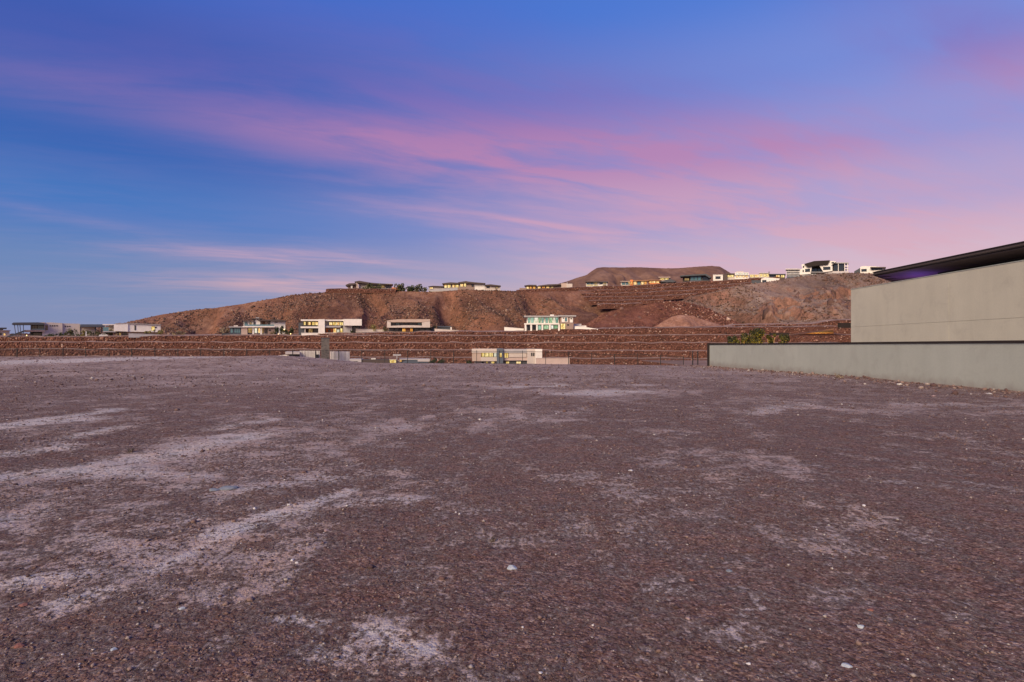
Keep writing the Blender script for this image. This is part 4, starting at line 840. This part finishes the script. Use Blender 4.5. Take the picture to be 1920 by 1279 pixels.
for a in (1295, 1301.6, 1308.2): h.win(a, 518.4, a+6, 525.4, 'teal_glass', 0)
h.box('wall', 1315, 517, 1331, 532, 1, 9, 'charcoal'); h.win(1318, 519, 1328, 525, 'dark_glass', 1, 1)
h = House('house', 'small white cube house with one dark window on the hilltop', 'house', 1346, 526, 536, HG)
h.box('wall', 1337, 515.4, 1355.4, 530, 0, 8, 'white_stucco'); h.win(1341.4, 518, 1351, 523.4, 'dark_glass', 0, 1); h.box('roof', 1336.6, 514.8, 1355.8, 515.5, -.4, 8.4, 'pale_roof'); h.box('side_wall', 1355.4, 514, 1364, 530, 2, 8, 'brown_roof')
h = House('house', 'cream two storey hilltop house with lit terraces', 'house', 1386, 522, 534, HG)
h.box('wall', 1362, 514.6, 1378, 527, 0, 8, 'beige_stucco'); h.box('roof', 1360, 513, 1378, 514.6, -2, 8, 'brown_roof'); h.win(1364, 515.6, 1376, 520, 'lit_yellow', 0, 2); h.box('wall', 1378, 511, 1404, 527, -1, 8, 'white_stucco'); h.box('tower', 1381, 508.8, 1394, 511, 0, 6, 'beige_stucco')
for a in (1380, 1386, 1392, 1398): h.win(a, 512, a+4.4, 515.4, 'lit_white', -1); h.win(a, 517, a+4.4, 520.6, 'lit_warm', -1)
h.box('balcony', 1377, 515.8, 1405, 516.6, -2.4, 0, 'white_stucco')
h = House('house', 'pair of yellow glowing glass pavilions on the hilltop', 'house', 1440, 521, 532, HG)
h.box('wall', 1405, 514.4, 1424, 526, 0, 8, 'beige_stucco'); h.win(1406, 515.4, 1414, 520, 'lit_yellow', 0, 1); h.win(1415, 515.4, 1423, 520, 'lit_warm', 0, 1); h.box('wall', 1424, 513, 1442, 526, -1, 8, 'white_stucco'); h.box('roof', 1423, 512, 1443, 513, -2, 8, 'pale_roof')
for a in (1425, 1431, 1436.6): h.win(a, 513.8, a+5, 519.6, 'lit_yellow', -1)
h.box('wall', 1442, 515.4, 1472, 526, 0, 8, 'brown_roof'); h.box('roof', 1441, 514, 1473, 515.4, -2, 8, 'charcoal'); h.win(1444, 516, 1452, 520, 'dark_glass', 0, 1); h.win(1455, 515.8, 1462, 520.4, 'lit_warm', 0, 1); h.win(1464, 515.8, 1471, 520.4, 'lit_yellow', 0, 1); h.box('mast', 1441.6, 509, 1442.4, 514, 1, 1.3, 'charcoal'); h.box('sign_board', 1440.4, 509.6, 1443.8, 510.8, .8, 1, 'charcoal')
h = House('house', 'low white house with slanted roof just below the hilltop row', 'house', 1443, 531, 462, HG)
h.poly('wall', [(1427, 535), (1427, 523), (1434, 520.4), (1448, 521), (1462, 522.4), (1462, 535)], 0, 8, 'white_stucco'); h.win(1429, 525, 1437, 530, 'dark_glass', 0, 1); h.box('side_wall', 1409, 525, 1427, 535, 2, 8, 'charcoal')
h = House('house', 'grey drum shaped louvred house beside the angular white house', 'house', 1487, 520, 470, HG)
h.box('wall', 1475, 506, 1499, 524, .5, 8, 'slate_blue'); h.box('roof', 1473, 504, 1500, 506, -1.5, 8.5, 'pale_roof'); h.louvre('louvre_slats', 1475, 506.4, 1499, 519, 0, .3, 10, 'grey_wall', .4)
for y in (509.4, 513.6): h.box('floor_slab', 1474, y, 1500, y+.8, -.6, .4, 'white_stucco')
# angular white house
z8 = lambda *ps: [(1260+x*.22917, 460+y*.22917) for x, y in ps]
h = House('house', 'angular white house with zigzag frames and dark raked roof', 'house', 1545, 519, 462, HG)
h.poly('roof', z8((1085, 158), (1165, 135), (1292, 129), (1275, 162), (1205, 170), (1112, 184)), -5, 9, 'bronze')
h.box('inner_wall', 1510, 497, 1546, 519, 3, 10, 'bronze'); h.win(1521, 503, 1532, 513, 'dark_glass', 2.9, 1); h.win(1533, 503, 1543, 513, 'dark_glass', 2.9, 1)
h.poly('frame', z8((1060, 160), (1088, 157), (1113, 184), (1146, 178), (1134, 237), (1044, 245), (1044, 200), (1068, 196)), -3, 7, 'white_stucco'); h.win(1509.8, 505, 1519, 510.8, 'dark_glass', -3, 1); h.win(1505, 507, 1507.4, 511, 'dark_glass', -3); h.win(1505.6, 499.4, 1508, 503, 'dark_glass', -3)
h.poly('frame', z8((1290, 131), (1344, 137), (1304, 166), (1312, 214), (1240, 224), (1204, 168), (1272, 165)), -3.4, 7, 'white_stucco'); h.win(1543.4, 501.4, 1557, 507, 'dark_glass', -3.4, 1); h.win(1559, 492.4, 1564, 495.4, 'dark_glass', -3.4)
h.box('terrace', 1499, 514, 1546, 522, -2, 9, 'grey_stucco'); h.box('balcony', 1519, 510.6, 1545, 511.6, -3.0, 3, 'grey_wall')
h.box('glass_wing', 1560, 494.4, 1584, 522, 0, 8, 'bronze'); h.win(1563, 496, 1571, 508, 'dark_glass', 0, 1); h.win(1573, 495, 1582, 508, 'dark_glass', 0, 1); h.box('roof', 1558, 492.6, 1591, 494.4, -2, 8.6, 'grey_wall')
for x in (1559.6, 1571.2, 1583, 1588.6): h.box('post', x, 494.4, x+1.2, 522, -1.6, -1, 'white_stucco')
for y in (499.5, 504.6, 509.4): h.box('floor_slab', 1583.5, y, 1590.6, y+.9, -1.4, 6, 'white_stucco')
h.box('base_wall', 1546, 509, 1591, 522, -1.9, 8, 'pale_roof')
h = House('house', 'white flat house with a shaded wedge end at the far right hilltop', 'house', 1632, 513, 462, HG)
h.poly('wall', z8((1540, 230), (1540, 176), (1560, 170), (1655, 172), (1720, 178), (1722, 230)), 0, 8, 'white_stucco'); h.poly('wedge', z8((1490, 230), (1490, 212), (1540, 184), (1540, 230)), 1, 8, 'charcoal'); h.win(1615, 504.4, 1625, 509.4, 'dark_glass', 0, 1); h.win(1634, 503, 1654, 506.4, 'dark_glass', 0, 3); h.box('canopy', 1632, 501.4, 1661, 503, -3, 4, 'brown_roof'); h.box('wall', 1654.6, 503, 1660, 513, 0, 6, 'grey_wall')

# ------------------------------------------------------------------ neighbour's house, boundary wall and yard at right
WX = 17.5
root = empty('boundary_wall', (WX, 32, -.4)); off = Vector(root.location)
def boxm(name, x0, x1, y0, y1, z0, z1, m, parent, bev=0.):
    bm = bmesh.new(); r = bmesh.ops.create_cube(bm, size=1)
    c = Vector(((x0+x1)/2, (y0+y1)/2, (z0+z1)/2))
    for v in bm.verts: v.co = Vector((v.co.x*(x1-x0), v.co.y*(y1-y0), v.co.z*(z1-z0)))+c-Vector(parent.location)
    if bev: bmesh.ops.bevel(bm, geom=bm.edges[:], offset=bev, segments=2, affect='EDGES')
    me = bpy.data.meshes.new(name); bm.to_mesh(me); bm.free()
    return link(name, me, m, parent)
boxm('wall', WX, WX+.22, 6, 50.4, -.6, 1.70, 'wall_stucco', root)
boxm('coping', WX-.04, WX+.26, 6, 50.4, 1.703, 1.80, 'bronze', root, .008)
boxm('end_post', WX-.10, WX+.32, 50.41, 50.75, -.9, 1.86, 'bronze', root, .01)
boxm('return_coping', WX+.33, WX+2.6, 50.5, 50.8, 1.78, 1.87, 'bronze', root); boxm('return_wall', WX+.33, WX+2.6, 50.52, 50.78, -.9, 1.777, 'wall_stucco', root)
tag(root, 'long low grey stucco boundary wall with dark metal coping at right', 'wall')

HX = 21.5; HYE = 36.1; HT = 5.22
root = empty('house', (30, 24, 0)); tag(root, 'grey stucco house with dark flat roof behind the long low wall', 'house')
boxm('core', HX+.05, 40, 8, HYE-.042, -.5, HT-.16, 'grey_stucco', root)
zj = 2.80; ycuts = [8, 14.0, 20.0, 28.0, HYE]
for a, b in zip(ycuts[:-1], ycuts[1:]):
    for z0, z1 in ((-.4, zj-.003), (zj+.003, HT-.045)):
        boxm('panel', HX, HX+.06, a+.003, b-.003 if b < HYE else b, z0, z1, 'house_stucco', root, .006)
boxm('end_panel', HX+.062, 40, HYE-.04, HYE, -.4, HT-.045, 'house_stucco', root)
boxm('parapet_cap', HX-.02, HX+.40, 8, HYE+.02, HT-.04, HT, 'wall_stucco', root, .006)
# roof: flat slab set back from the wall, far corner cut on the diagonal
def slab(name, pts, z0, z1, m, parent):
    o_ = Vector(parent.location); n = len(pts)
    V = [(x-o_.x, y-o_.y, z0-o_.z) for x, y in pts]+[(x-o_.x, y-o_.y, z1-o_.z) for x, y in pts]
    Fc = [tuple(range(n-1, -1, -1)), tuple(range(n, 2*n))]+[(i, (i+1) % n, (i+1) % n+n, i+n) for i in range(n)]
    me = bpy.data.meshes.new(name); me.from_pydata(V, [], Fc); me.update(); return link(name, me, m, parent)
RP = [(23.5, 36.9), (23.5, 6), (42, 6), (42, 48), (34.5, 48)]
slab('roof_deck', RP, 6.15, 6.18, 'bronze', root)
yb_ = 6.05
while yb_ < 47.5:                       # soffit boards with open joints
    xl = 23.5 if yb_+1.16 < 36.9 else 23.5+(yb_+1.2-36.9)*11/11.1
    boxm('soffit_board', xl, 41.9, yb_, yb_+1.16, 6.115, 6.148, 'soffit', root); yb_ += 1.18
slab('fascia', [(23.44, 36.93), (23.44, 5.9), (42.1, 5.9), (42.1, 48.1), (34.48, 48.1)], 6.183, 6.36, 'brown_roof', root); boxm('drip_edge', 23.38, 23.50, 5.9, 36.92, 6.363, 6.40, 'bronze', root); boxm('gravel_stop', 23.40, 23.438, 5.9, 36.9, 6.19, 6.23, 'bronze', root)
boxm('roof_wall', 26.2, 41, 9, 35.0, HT-.15, 6.135, 'dark_glass', root)
# purple light strip under the soffit
root2 = empty('light_strip', (26.5, 36.2, 4.7)); tag(root2, 'purple light strip glowing under the dark roof edge', 'light')
boxm('housing', 25.6, 27.4, 36.105, 36.28, 4.6, 4.70, 'bronze', root2); boxm('diffuser', 25.65, 27.35, 36.12, 36.26, 4.703, 4.72, 'purple_glow', root2)
def lamp(loc, col, energy, rad, parent):
    d = bpy.data.lights.new('lamp', 'POINT'); d.energy = energy; d.color = col; d.shadow_soft_size = rad
    o = bpy.data.objects.new('lamp', d); COL.objects.link(o); o.parent = parent; o.location = Vector(loc)-Vector(parent.location); return o
lamp((26.3, 36.9, 4.85), (.34, .14, 1.0), 130, .25, root2)

# patio canopy of the next house along: dark fascia beam and a soffit lit from below
root = empty('patio_canopy', (30, 54, 0)); tag(root, 'patio canopy with amber lit underside between shrubs and grey house', 'canopy')
slab('roof', [(28.25, 50.0), (37.3, 66.0), (44, 75), (36.6, 75)], 3.0, 3.16, 'wood', root)
boxm('fascia', 34.1, 36.55, 75.05, 75.4, 3.02, 3.36, 'bronze', root); boxm('beam', 25.4, 29.5, 44.0, 44.4, 3.02, 3.40, 'bronze', root)
boxm('post', 29.1, 29.4, 44.05, 44.35, -.5, 3.02, 'bronze', root)
lampr = empty('patio_lamp', (33.2, 62, 1.2)); boxm('stem', 33.17, 33.23, 61.97, 62.03, -.4, 1.12, 'bronze', lampr); boxm('globe', 33.08, 33.32, 61.88, 62.12, 1.125, 1.34, 'lamp_glow', lampr, .06)
tag(lampr, 'small amber patio lamp under the canopy, hidden by the low wall', 'lamp'); lamp((33.2, 61.6, 1.6), (1., .58, .12), 260, .15, lampr)
# neighbour's yard and terrain to the right
tag(link('yard', mesh_np('yard', np.array([(WX+.25, 4, -.4), (70, 4, -.4), (70, 80, -.4), (WX+.25, 80, -.4)]), np.array([[0, 1, 2, 3]])), 'pad_earth'), kind='structure')

# ------------------------------------------------------------------ plants
def shrub(name, label, px, py, wpx, hpx, Y, leaf, group, n=260, cat='shrub', trunk=.25, seed=0, z=None, lsz=None):
    rr = np.random.default_rng(seed+500)
    w_ = wpx/F*Y; h_ = hpx/F*Y
    p = at(px, py, Y); root = empty(name, (p.x, p.y, p.z if z is None else z))
    nb = 11; bc = np.stack([rr.normal(0, .24, nb)*w_, rr.normal(0, .24, nb)*w_, rr.uniform(trunk+.12, .86, nb)*h_], -1); br = rr.uniform(.18, .36, nb)*min(w_, h_*1.2)
    V = []; Fc = []; ls = lsz or max(w_, h_)*.085
    idx = rr.integers(0, nb, n); dirs = rr.normal(0, 1, (n, 3)); dirs /= np.linalg.norm(dirs, axis=1)[:, None]
    P = bc[idx]+dirs*(br[idx]*rr.uniform(.35, 1.05, n)**.6)[:, None]
    P[:, 0] = np.clip(P[:, 0], -w_*.52, w_*.52); P[:, 2] = np.clip(P[:, 2], .04*h_, h_)
    a = rr.normal(0, 1, (n, 3)); a /= np.linalg.norm(a, axis=1)[:, None]; b = np.cross(a, rr.normal(0, 1, (n, 3))); b /= np.linalg.norm(b, axis=1)[:, None]
    s = ls*rr.uniform(.6, 1.5, n)[:, None]
    V = np.stack([P-a*s, P+b*s*.55, P+a*s, P-b*s*.55], 1).reshape(-1, 3); Fc = np.arange(4*n).reshape(-1, 4)
    link('crown', mesh_np('crown', V, Fc), leaf, root)
    bm = bmesh.new()
    for q in range(nb):
        e_ = Vector(bc[q]); r0 = .028*h_+.01
        st = Vector((rr.normal(0, .02)*w_, rr.normal(0, .02)*w_, -.15*h_))
        ax = (e_-st).normalized(); sx = ax.orthogonal().normalized(); sy = ax.cross(sx)
        lo = [bm.verts.new(st+sx*r0*math.cos(t)+sy*r0*math.sin(t)) for t in (0, 2.09, 4.19)]; hi = [bm.verts.new(e_+sx*r0*.25*math.cos(t)+sy*r0*.25*math.sin(t)) for t in (0, 2.09, 4.19)]
        for i in range(3): bm.faces.new((lo[i], lo[(i+1) % 3], hi[(i+1) % 3], hi[i]))
    me = bpy.data.meshes.new('trunk'); bm.to_mesh(me); bm.free(); link('trunk', me, 'bark', root)
    tag(root, label, cat, group); return root
# shrubs behind the boundary wall, lit by garden uplights
GW = 'uplit shrubs behind the long wall'
for i, (px, wpx, top, lb) in enumerate([(1374, 19, 624, 'leftmost dark green shrub with yellow lit base behind the long wall'), (1397, 20, 620, 'dark green shrub second from the left behind the long wall'), (1424, 28, 611, 'tallest green shrub behind the long wall'), (1444, 12, 619, 'yellow lit green shrub just right of the tallest one'), (1469, 18, 616, 'rightmost olive shrub behind the long wall, beside the amber canopy')]):
    hp = 690-top
    shrub('shrub', lb, px, 690, wpx, hp, 54+.6*(i % 2), 'leaf_dusk', GW, 3600, 'shrub', .42, i, z=-.45, lsz=.065)
for i, (px, nm) in enumerate([(1389, 'left'), (1436, 'right')]):
    X = (px-CX)/F*52.4
    r_ = empty('garden_light', (X, 52.4, -.1)); boxm('body', X-.05, X+.05, 52.35, 52.45, -.1, .18, 'bronze', r_); boxm('lens', X-.04, X+.04, 52.36, 52.44, .182, .20, 'lamp_glow', r_)
    tag(r_, 'amber garden uplight at the '+nm+' shrubs behind the wall', 'light', 'garden uplights'); lamp((X, 52.5, .95), (1., .64, .10), 330, .08, r_)
TG = 'shrubs and small trees around the villas'
def padz(px, Y):
    X = (px-CX)/F*Y; zr = H+(HY-float(rim(px)))/F*(Y0(X)+(10 if px < 560 else 15)); return zr+.6
FAR = [(90, 633, 14, 6, 'leaf_green', 'low dark hedge shrub under the four small windows'), (101, 633, 13, 7, 'leaf_green', 'low dark shrub left of the round olive tree'), (116, 633, 13, 9, 'leaf_green', 'round green shrub below the three small windows'),
    (125, 632, 11, 8, 'leaf_olive', 'olive shrub just left of the round olive tree'), (133.5, 633, 13, 17, 'leaf_olive', 'round olive tree before the beige house corner'), (147, 633, 11, 9, 'leaf_green', 'green shrub left of the closed white parasol'),
    (157.5, 632, 10, 14, 'leaf_yellow', 'yellowish tree touching the closed white parasol'), (169, 633, 14, 13, 'leaf_olive', 'olive tree right of the closed white parasol'), (183, 633, 10, 12, 'leaf_olive', 'olive tree under the slate carport roof'),
    (200, 631, 9, 13, 'leaf_green', 'green tree left of the white cantilevered house'), (209, 631, 9, 14, 'leaf_olive', 'olive tree at the white house deck'), (219, 632, 7, 14, 'leaf_dry', 'dry reddish shrub under the corner of the white house'),
    (276, 627, 14, 7, 'leaf_yellow', 'yellow desert bush above the grey wall, left of the lit window'), (297, 627, 14, 9, 'leaf_yellow', 'yellow desert bush at the right end of the white house'), (340, 628, 22, 7, 'leaf_dry', 'dry bush at the end of the long grey wall'),
    (424, 626, 16, 12, 'leaf_dry', 'dry bush left of the glass pavilion'), (511, 629, 9, 8, 'leaf_dry', 'dry shrub before the brown stone block'), (519.5, 628, 8, 15, 'leaf_green', 'green tree at the right corner of the stacked villa'),
    (528, 628, 8, 17, 'leaf_green', 'tallest green tree between the two white villas'), (536, 628, 8, 13, 'leaf_olive', 'olive tree in the middle between the two white villas'), (545.5, 628, 9, 17, 'leaf_green', 'green tree nearest the dark frame of the white villa'),
    (603, 626, 9, 6, 'leaf_dry', 'dark reddish shrub before the white villa tower'), (660, 625, 6, 9, 'leaf_green', 'green shrub at the garage of the white villa'), (686, 622, 9, 9, 'leaf_dry', 'dry bush just right of the white villa'),
    (700, 621, 13, 12, 'leaf_yellow', 'yellow palo verde tree between white and framed villa'), (722, 621, 9, 8, 'leaf_olive', 'olive bush at the left edge of the framed villa'), (812, 619, 14, 9, 'leaf_olive', 'olive bush at the right edge of the framed villa'),
    (958, 622, 4, 7, 'leaf_green', 'small dark bush by the white wall of the green lit villa'), (972, 622, 5, 5, 'leaf_green', 'second small dark bush by the white wall of the green lit villa')]
for i, (px, py, wp, hp, lf, lb) in enumerate(FAR):
    Y = 346.5 if px < 560 else 352
    if px > 660: Y = 357
    zb = padz(px, Y); top = H+(HY-(py-hp))/F*Y
    shrub('shrub' if hp < 12 else 'small_tree', lb, px, py, wp, hp, Y, lf, TG, 240, 'shrub' if hp < 12 else 'tree', .02, 40+i)
HTOP = [(701, 544, 22, 12, 'leaf_olive', 'broad olive tree before the dark sloping roofs on the hill'), (752, 545, 20, 13, 'leaf_olive', 'dark olive tree above the orange planter on the hill'), (770, 546, 18, 11, 'leaf_green', 'dark green tree right of the orange planter on the hill'), (782, 546, 16, 13, 'leaf_olive', 'spreading tree over the beige wall on the hill crest'), (797, 547, 10, 8, 'leaf_olive', 'small tree left of the gold lit hilltop house'),
        (686, 544, 12, 9, 'leaf_olive', 'olive bush by the slanting pillar on the hill')]
for i, (px, py, wp, hp, lf, lb) in enumerate(HTOP):
    shrub('small_tree', lb, px, py+1, wp, hp+1, 484, lf, 'trees on the hill crest', 420, 'tree', -.05, 90+i)
LOWP = [(811, 692, 13, 23, 'leaf_green', 'left one of two round shrubs beyond the lot edge'), (827, 692, 13, 20, 'leaf_green', 'right one of two round shrubs beyond the lot edge'), (880, 692, 9, 18, 'leaf_green', 'dark shrub at the left corner of the long beige house')]
for i, (px, py, wp, hp, lf, lb) in enumerate(LOWP): shrub('shrub', lb, px, py, wp, hp, 170 if px < 860 else 196, lf, 'shrubs beyond the lot edge', 300, 'shrub', .1, 120+i)

for i, (px, py, wp, hp, lb) in enumerate([(1572, 709, 13, 9, 'dry grass tuft at the foot of the long grey wall'), (1500, 700, 8, 6, 'smaller dry tuft left along the foot of the long wall'), (247, 848, 15, 8, 'dry twiggy weed between the pale tracks at left'), (925, 1015, 16, 10, 'small dark dry weed left of the pale blue stone')]):
    X, Y, z = ground_pt(px, py)
    shrub('weed', lb, px, py, wp, hp, Y, 'leaf_dry' if i < 2 else 'leaf_twig', 'dry weeds on the lot', 90, 'weed', .0, 300+i, z=z-.004)
# closed parasol and parked car by the beige house
h = House('parasol', 'closed white parasol standing among the shrubs of the beige house', 'parasol', 161.5, 631, 346, None)
h.poly('canopy', [(160.2, 630.6), (162.9, 630.6), (162.9, 626.2), (162.2, 622), (161.5, 620), (160.9, 622), (160.2, 626)], -.35, .35, 'fabric_white'); h.box('pole', 161.35, 631.5, 161.7, 619.6, .36, .45, 'dark_metal'); h.box('base', 160.4, 632.2, 162.6, 631.6, -.3, .5, 'charcoal')
h = House('parked_car', 'white car parked under the white cantilevered house', 'car', 194, 632, 345.5, None)
h.poly('body', [(185.4, 631.4), (185.3, 629), (186.6, 627.8), (189.6, 627.2), (191.4, 625.6), (197.6, 625.4), (200, 627.3), (202.2, 627.8), (202.6, 631.4)], -.9, .9, 'car_paint'); h.poly('window', [(190.4, 627.4), (191.9, 626), (194.2, 625.9), (194.2, 627.4)], -.93, .93, 'dark_glass'); h.poly('window', [(194.7, 627.4), (194.7, 625.9), (197.3, 625.9), (198.8, 627.4)], -.93, .93, 'dark_glass')
for x in (188.4, 199.4):
    h.poly('wheel', [(x+.95*math.cos(t*math.pi/5), 631.3+.95*math.sin(t*math.pi/5)) for t in range(10)], -.95, -.7, 'tyre')
# garden lamps glowing along the villa fronts
for i, (px, py, lb) in enumerate([(50, 629, 'glowing garden lamp under the raking column canopy'), (92, 631.5, 'leftmost garden lamp in the hedge of the beige house'), (103, 631, 'garden lamp right of the leftmost hedge lamp'), (141, 631.5, 'bright garden lamp at the corner of the beige house'), (163, 632, 'garden lamp at the foot of the white parasol'), (219.5, 631, 'garden lamp at the foot of the white cantilevered house'), (522, 627, 'lamp among the trees right of the stacked villa'), (533, 618, 'upper lamp among the trees right of the stacked villa'), (545, 626, 'lamp under the tree nearest the dark frame')]):
    h = House('garden_lamp', lb, 'lamp', px, py+1.5, 344.5, 'garden lamps along the villas'); h.box('post', px-.12, py+.8, px+.12, py+2.6, -.05, .05, 'dark_metal'); h.poly('globe', [(px+.85*math.cos(t*math.pi/4), py+.85*math.sin(t*math.pi/4)) for t in range(8)], -.25, .25, 'lamp_glow')

# ------------------------------------------------------------------ iron fence beyond the lot edge
FY = 61.0
root = empty('iron_fence', (-8, FY, -1)); tag(root, 'thin dark iron picket fence running along the far edge of the lot', 'fence'); o_ = Vector(root.location)
def ftop(X):
    px = CX+X/FY*F; return H-(np.interp(px, [-100, 100, 600, 1000, 1330], [653, 653.5, 656.5, 658, 671])-HY)/F*FY if px < 1180 else H-(np.interp(px, [1180, 1330], [662, 671.5])-HY)/F*FY
posts = [161-43.1*i for i in range(4, 0, -1)]+[161+43.1*i for i in range(0, 27)]
for p in posts:
    X = (p-CX)/F*FY; zt = float(ftop(X)); boxm('post', X-.03, X+.03, FY-.03, FY+.03, zt-1.9, zt+.04, 'dark_metal', root)
for p in (1298, 1307.5):
    X = (p-CX)/F*FY; boxm('gate_post', X-.045, X+.045, FY-.2, FY-.1, -1.4, H-(658-HY)/F*FY, 'dark_metal', root)
Xs = np.arange((posts[0]-CX)/F*FY, (posts[-1]-CX)/F*FY, .115); zt = np.array([float(ftop(x)) for x in Xs])
cv = np.array([(-1, -1, 0), (1, -1, 0), (1, 1, 0), (-1, 1, 0), (-1, -1, 1), (1, -1, 1), (1, 1, 1), (-1, 1, 1)], float); cf = np.array([(0, 1, 5, 4), (1, 2, 6, 5), (2, 3, 7, 6), (3, 0, 4, 7), (4, 5, 6, 7)])
V = cv[None]*np.array([.008, .008, 1.7])+np.stack([Xs, np.full_like(Xs, FY), zt-1.7], -1)[:, None]-np.array(o_)
o = link('pickets', mesh_np('pickets', V.reshape(-1, 3), (cf[None]+(np.arange(len(Xs))*8)[:, None, None]).reshape(-1, 4)), 'dark_metal', root); o['kind'] = 'stuff'
for dz_ in (.02, -1.3):
    for a, b in zip(posts[:-1], posts[1:]):
        xa, xb = (a-CX)/F*FY, (b-CX)/F*FY; za, zb = float(ftop(xa))-.08+dz_, float(ftop(xb))-.08+dz_
        V = [(x-o_.x, FY+q-o_.y, z+r_-o_.z) for x, z in ((xa+.031, za), (xb-.031, zb)) for q in (-.018, .018) for r_ in (-.018, .018)]
        me = bpy.data.meshes.new('rail'); me.from_pydata(V, [], [(0, 1, 3, 2), (4, 6, 7, 5), (0, 4, 5, 1), (2, 3, 7, 6), (1, 5, 7, 3), (0, 2, 6, 4)]); link('rail', me, 'dark_metal', root)
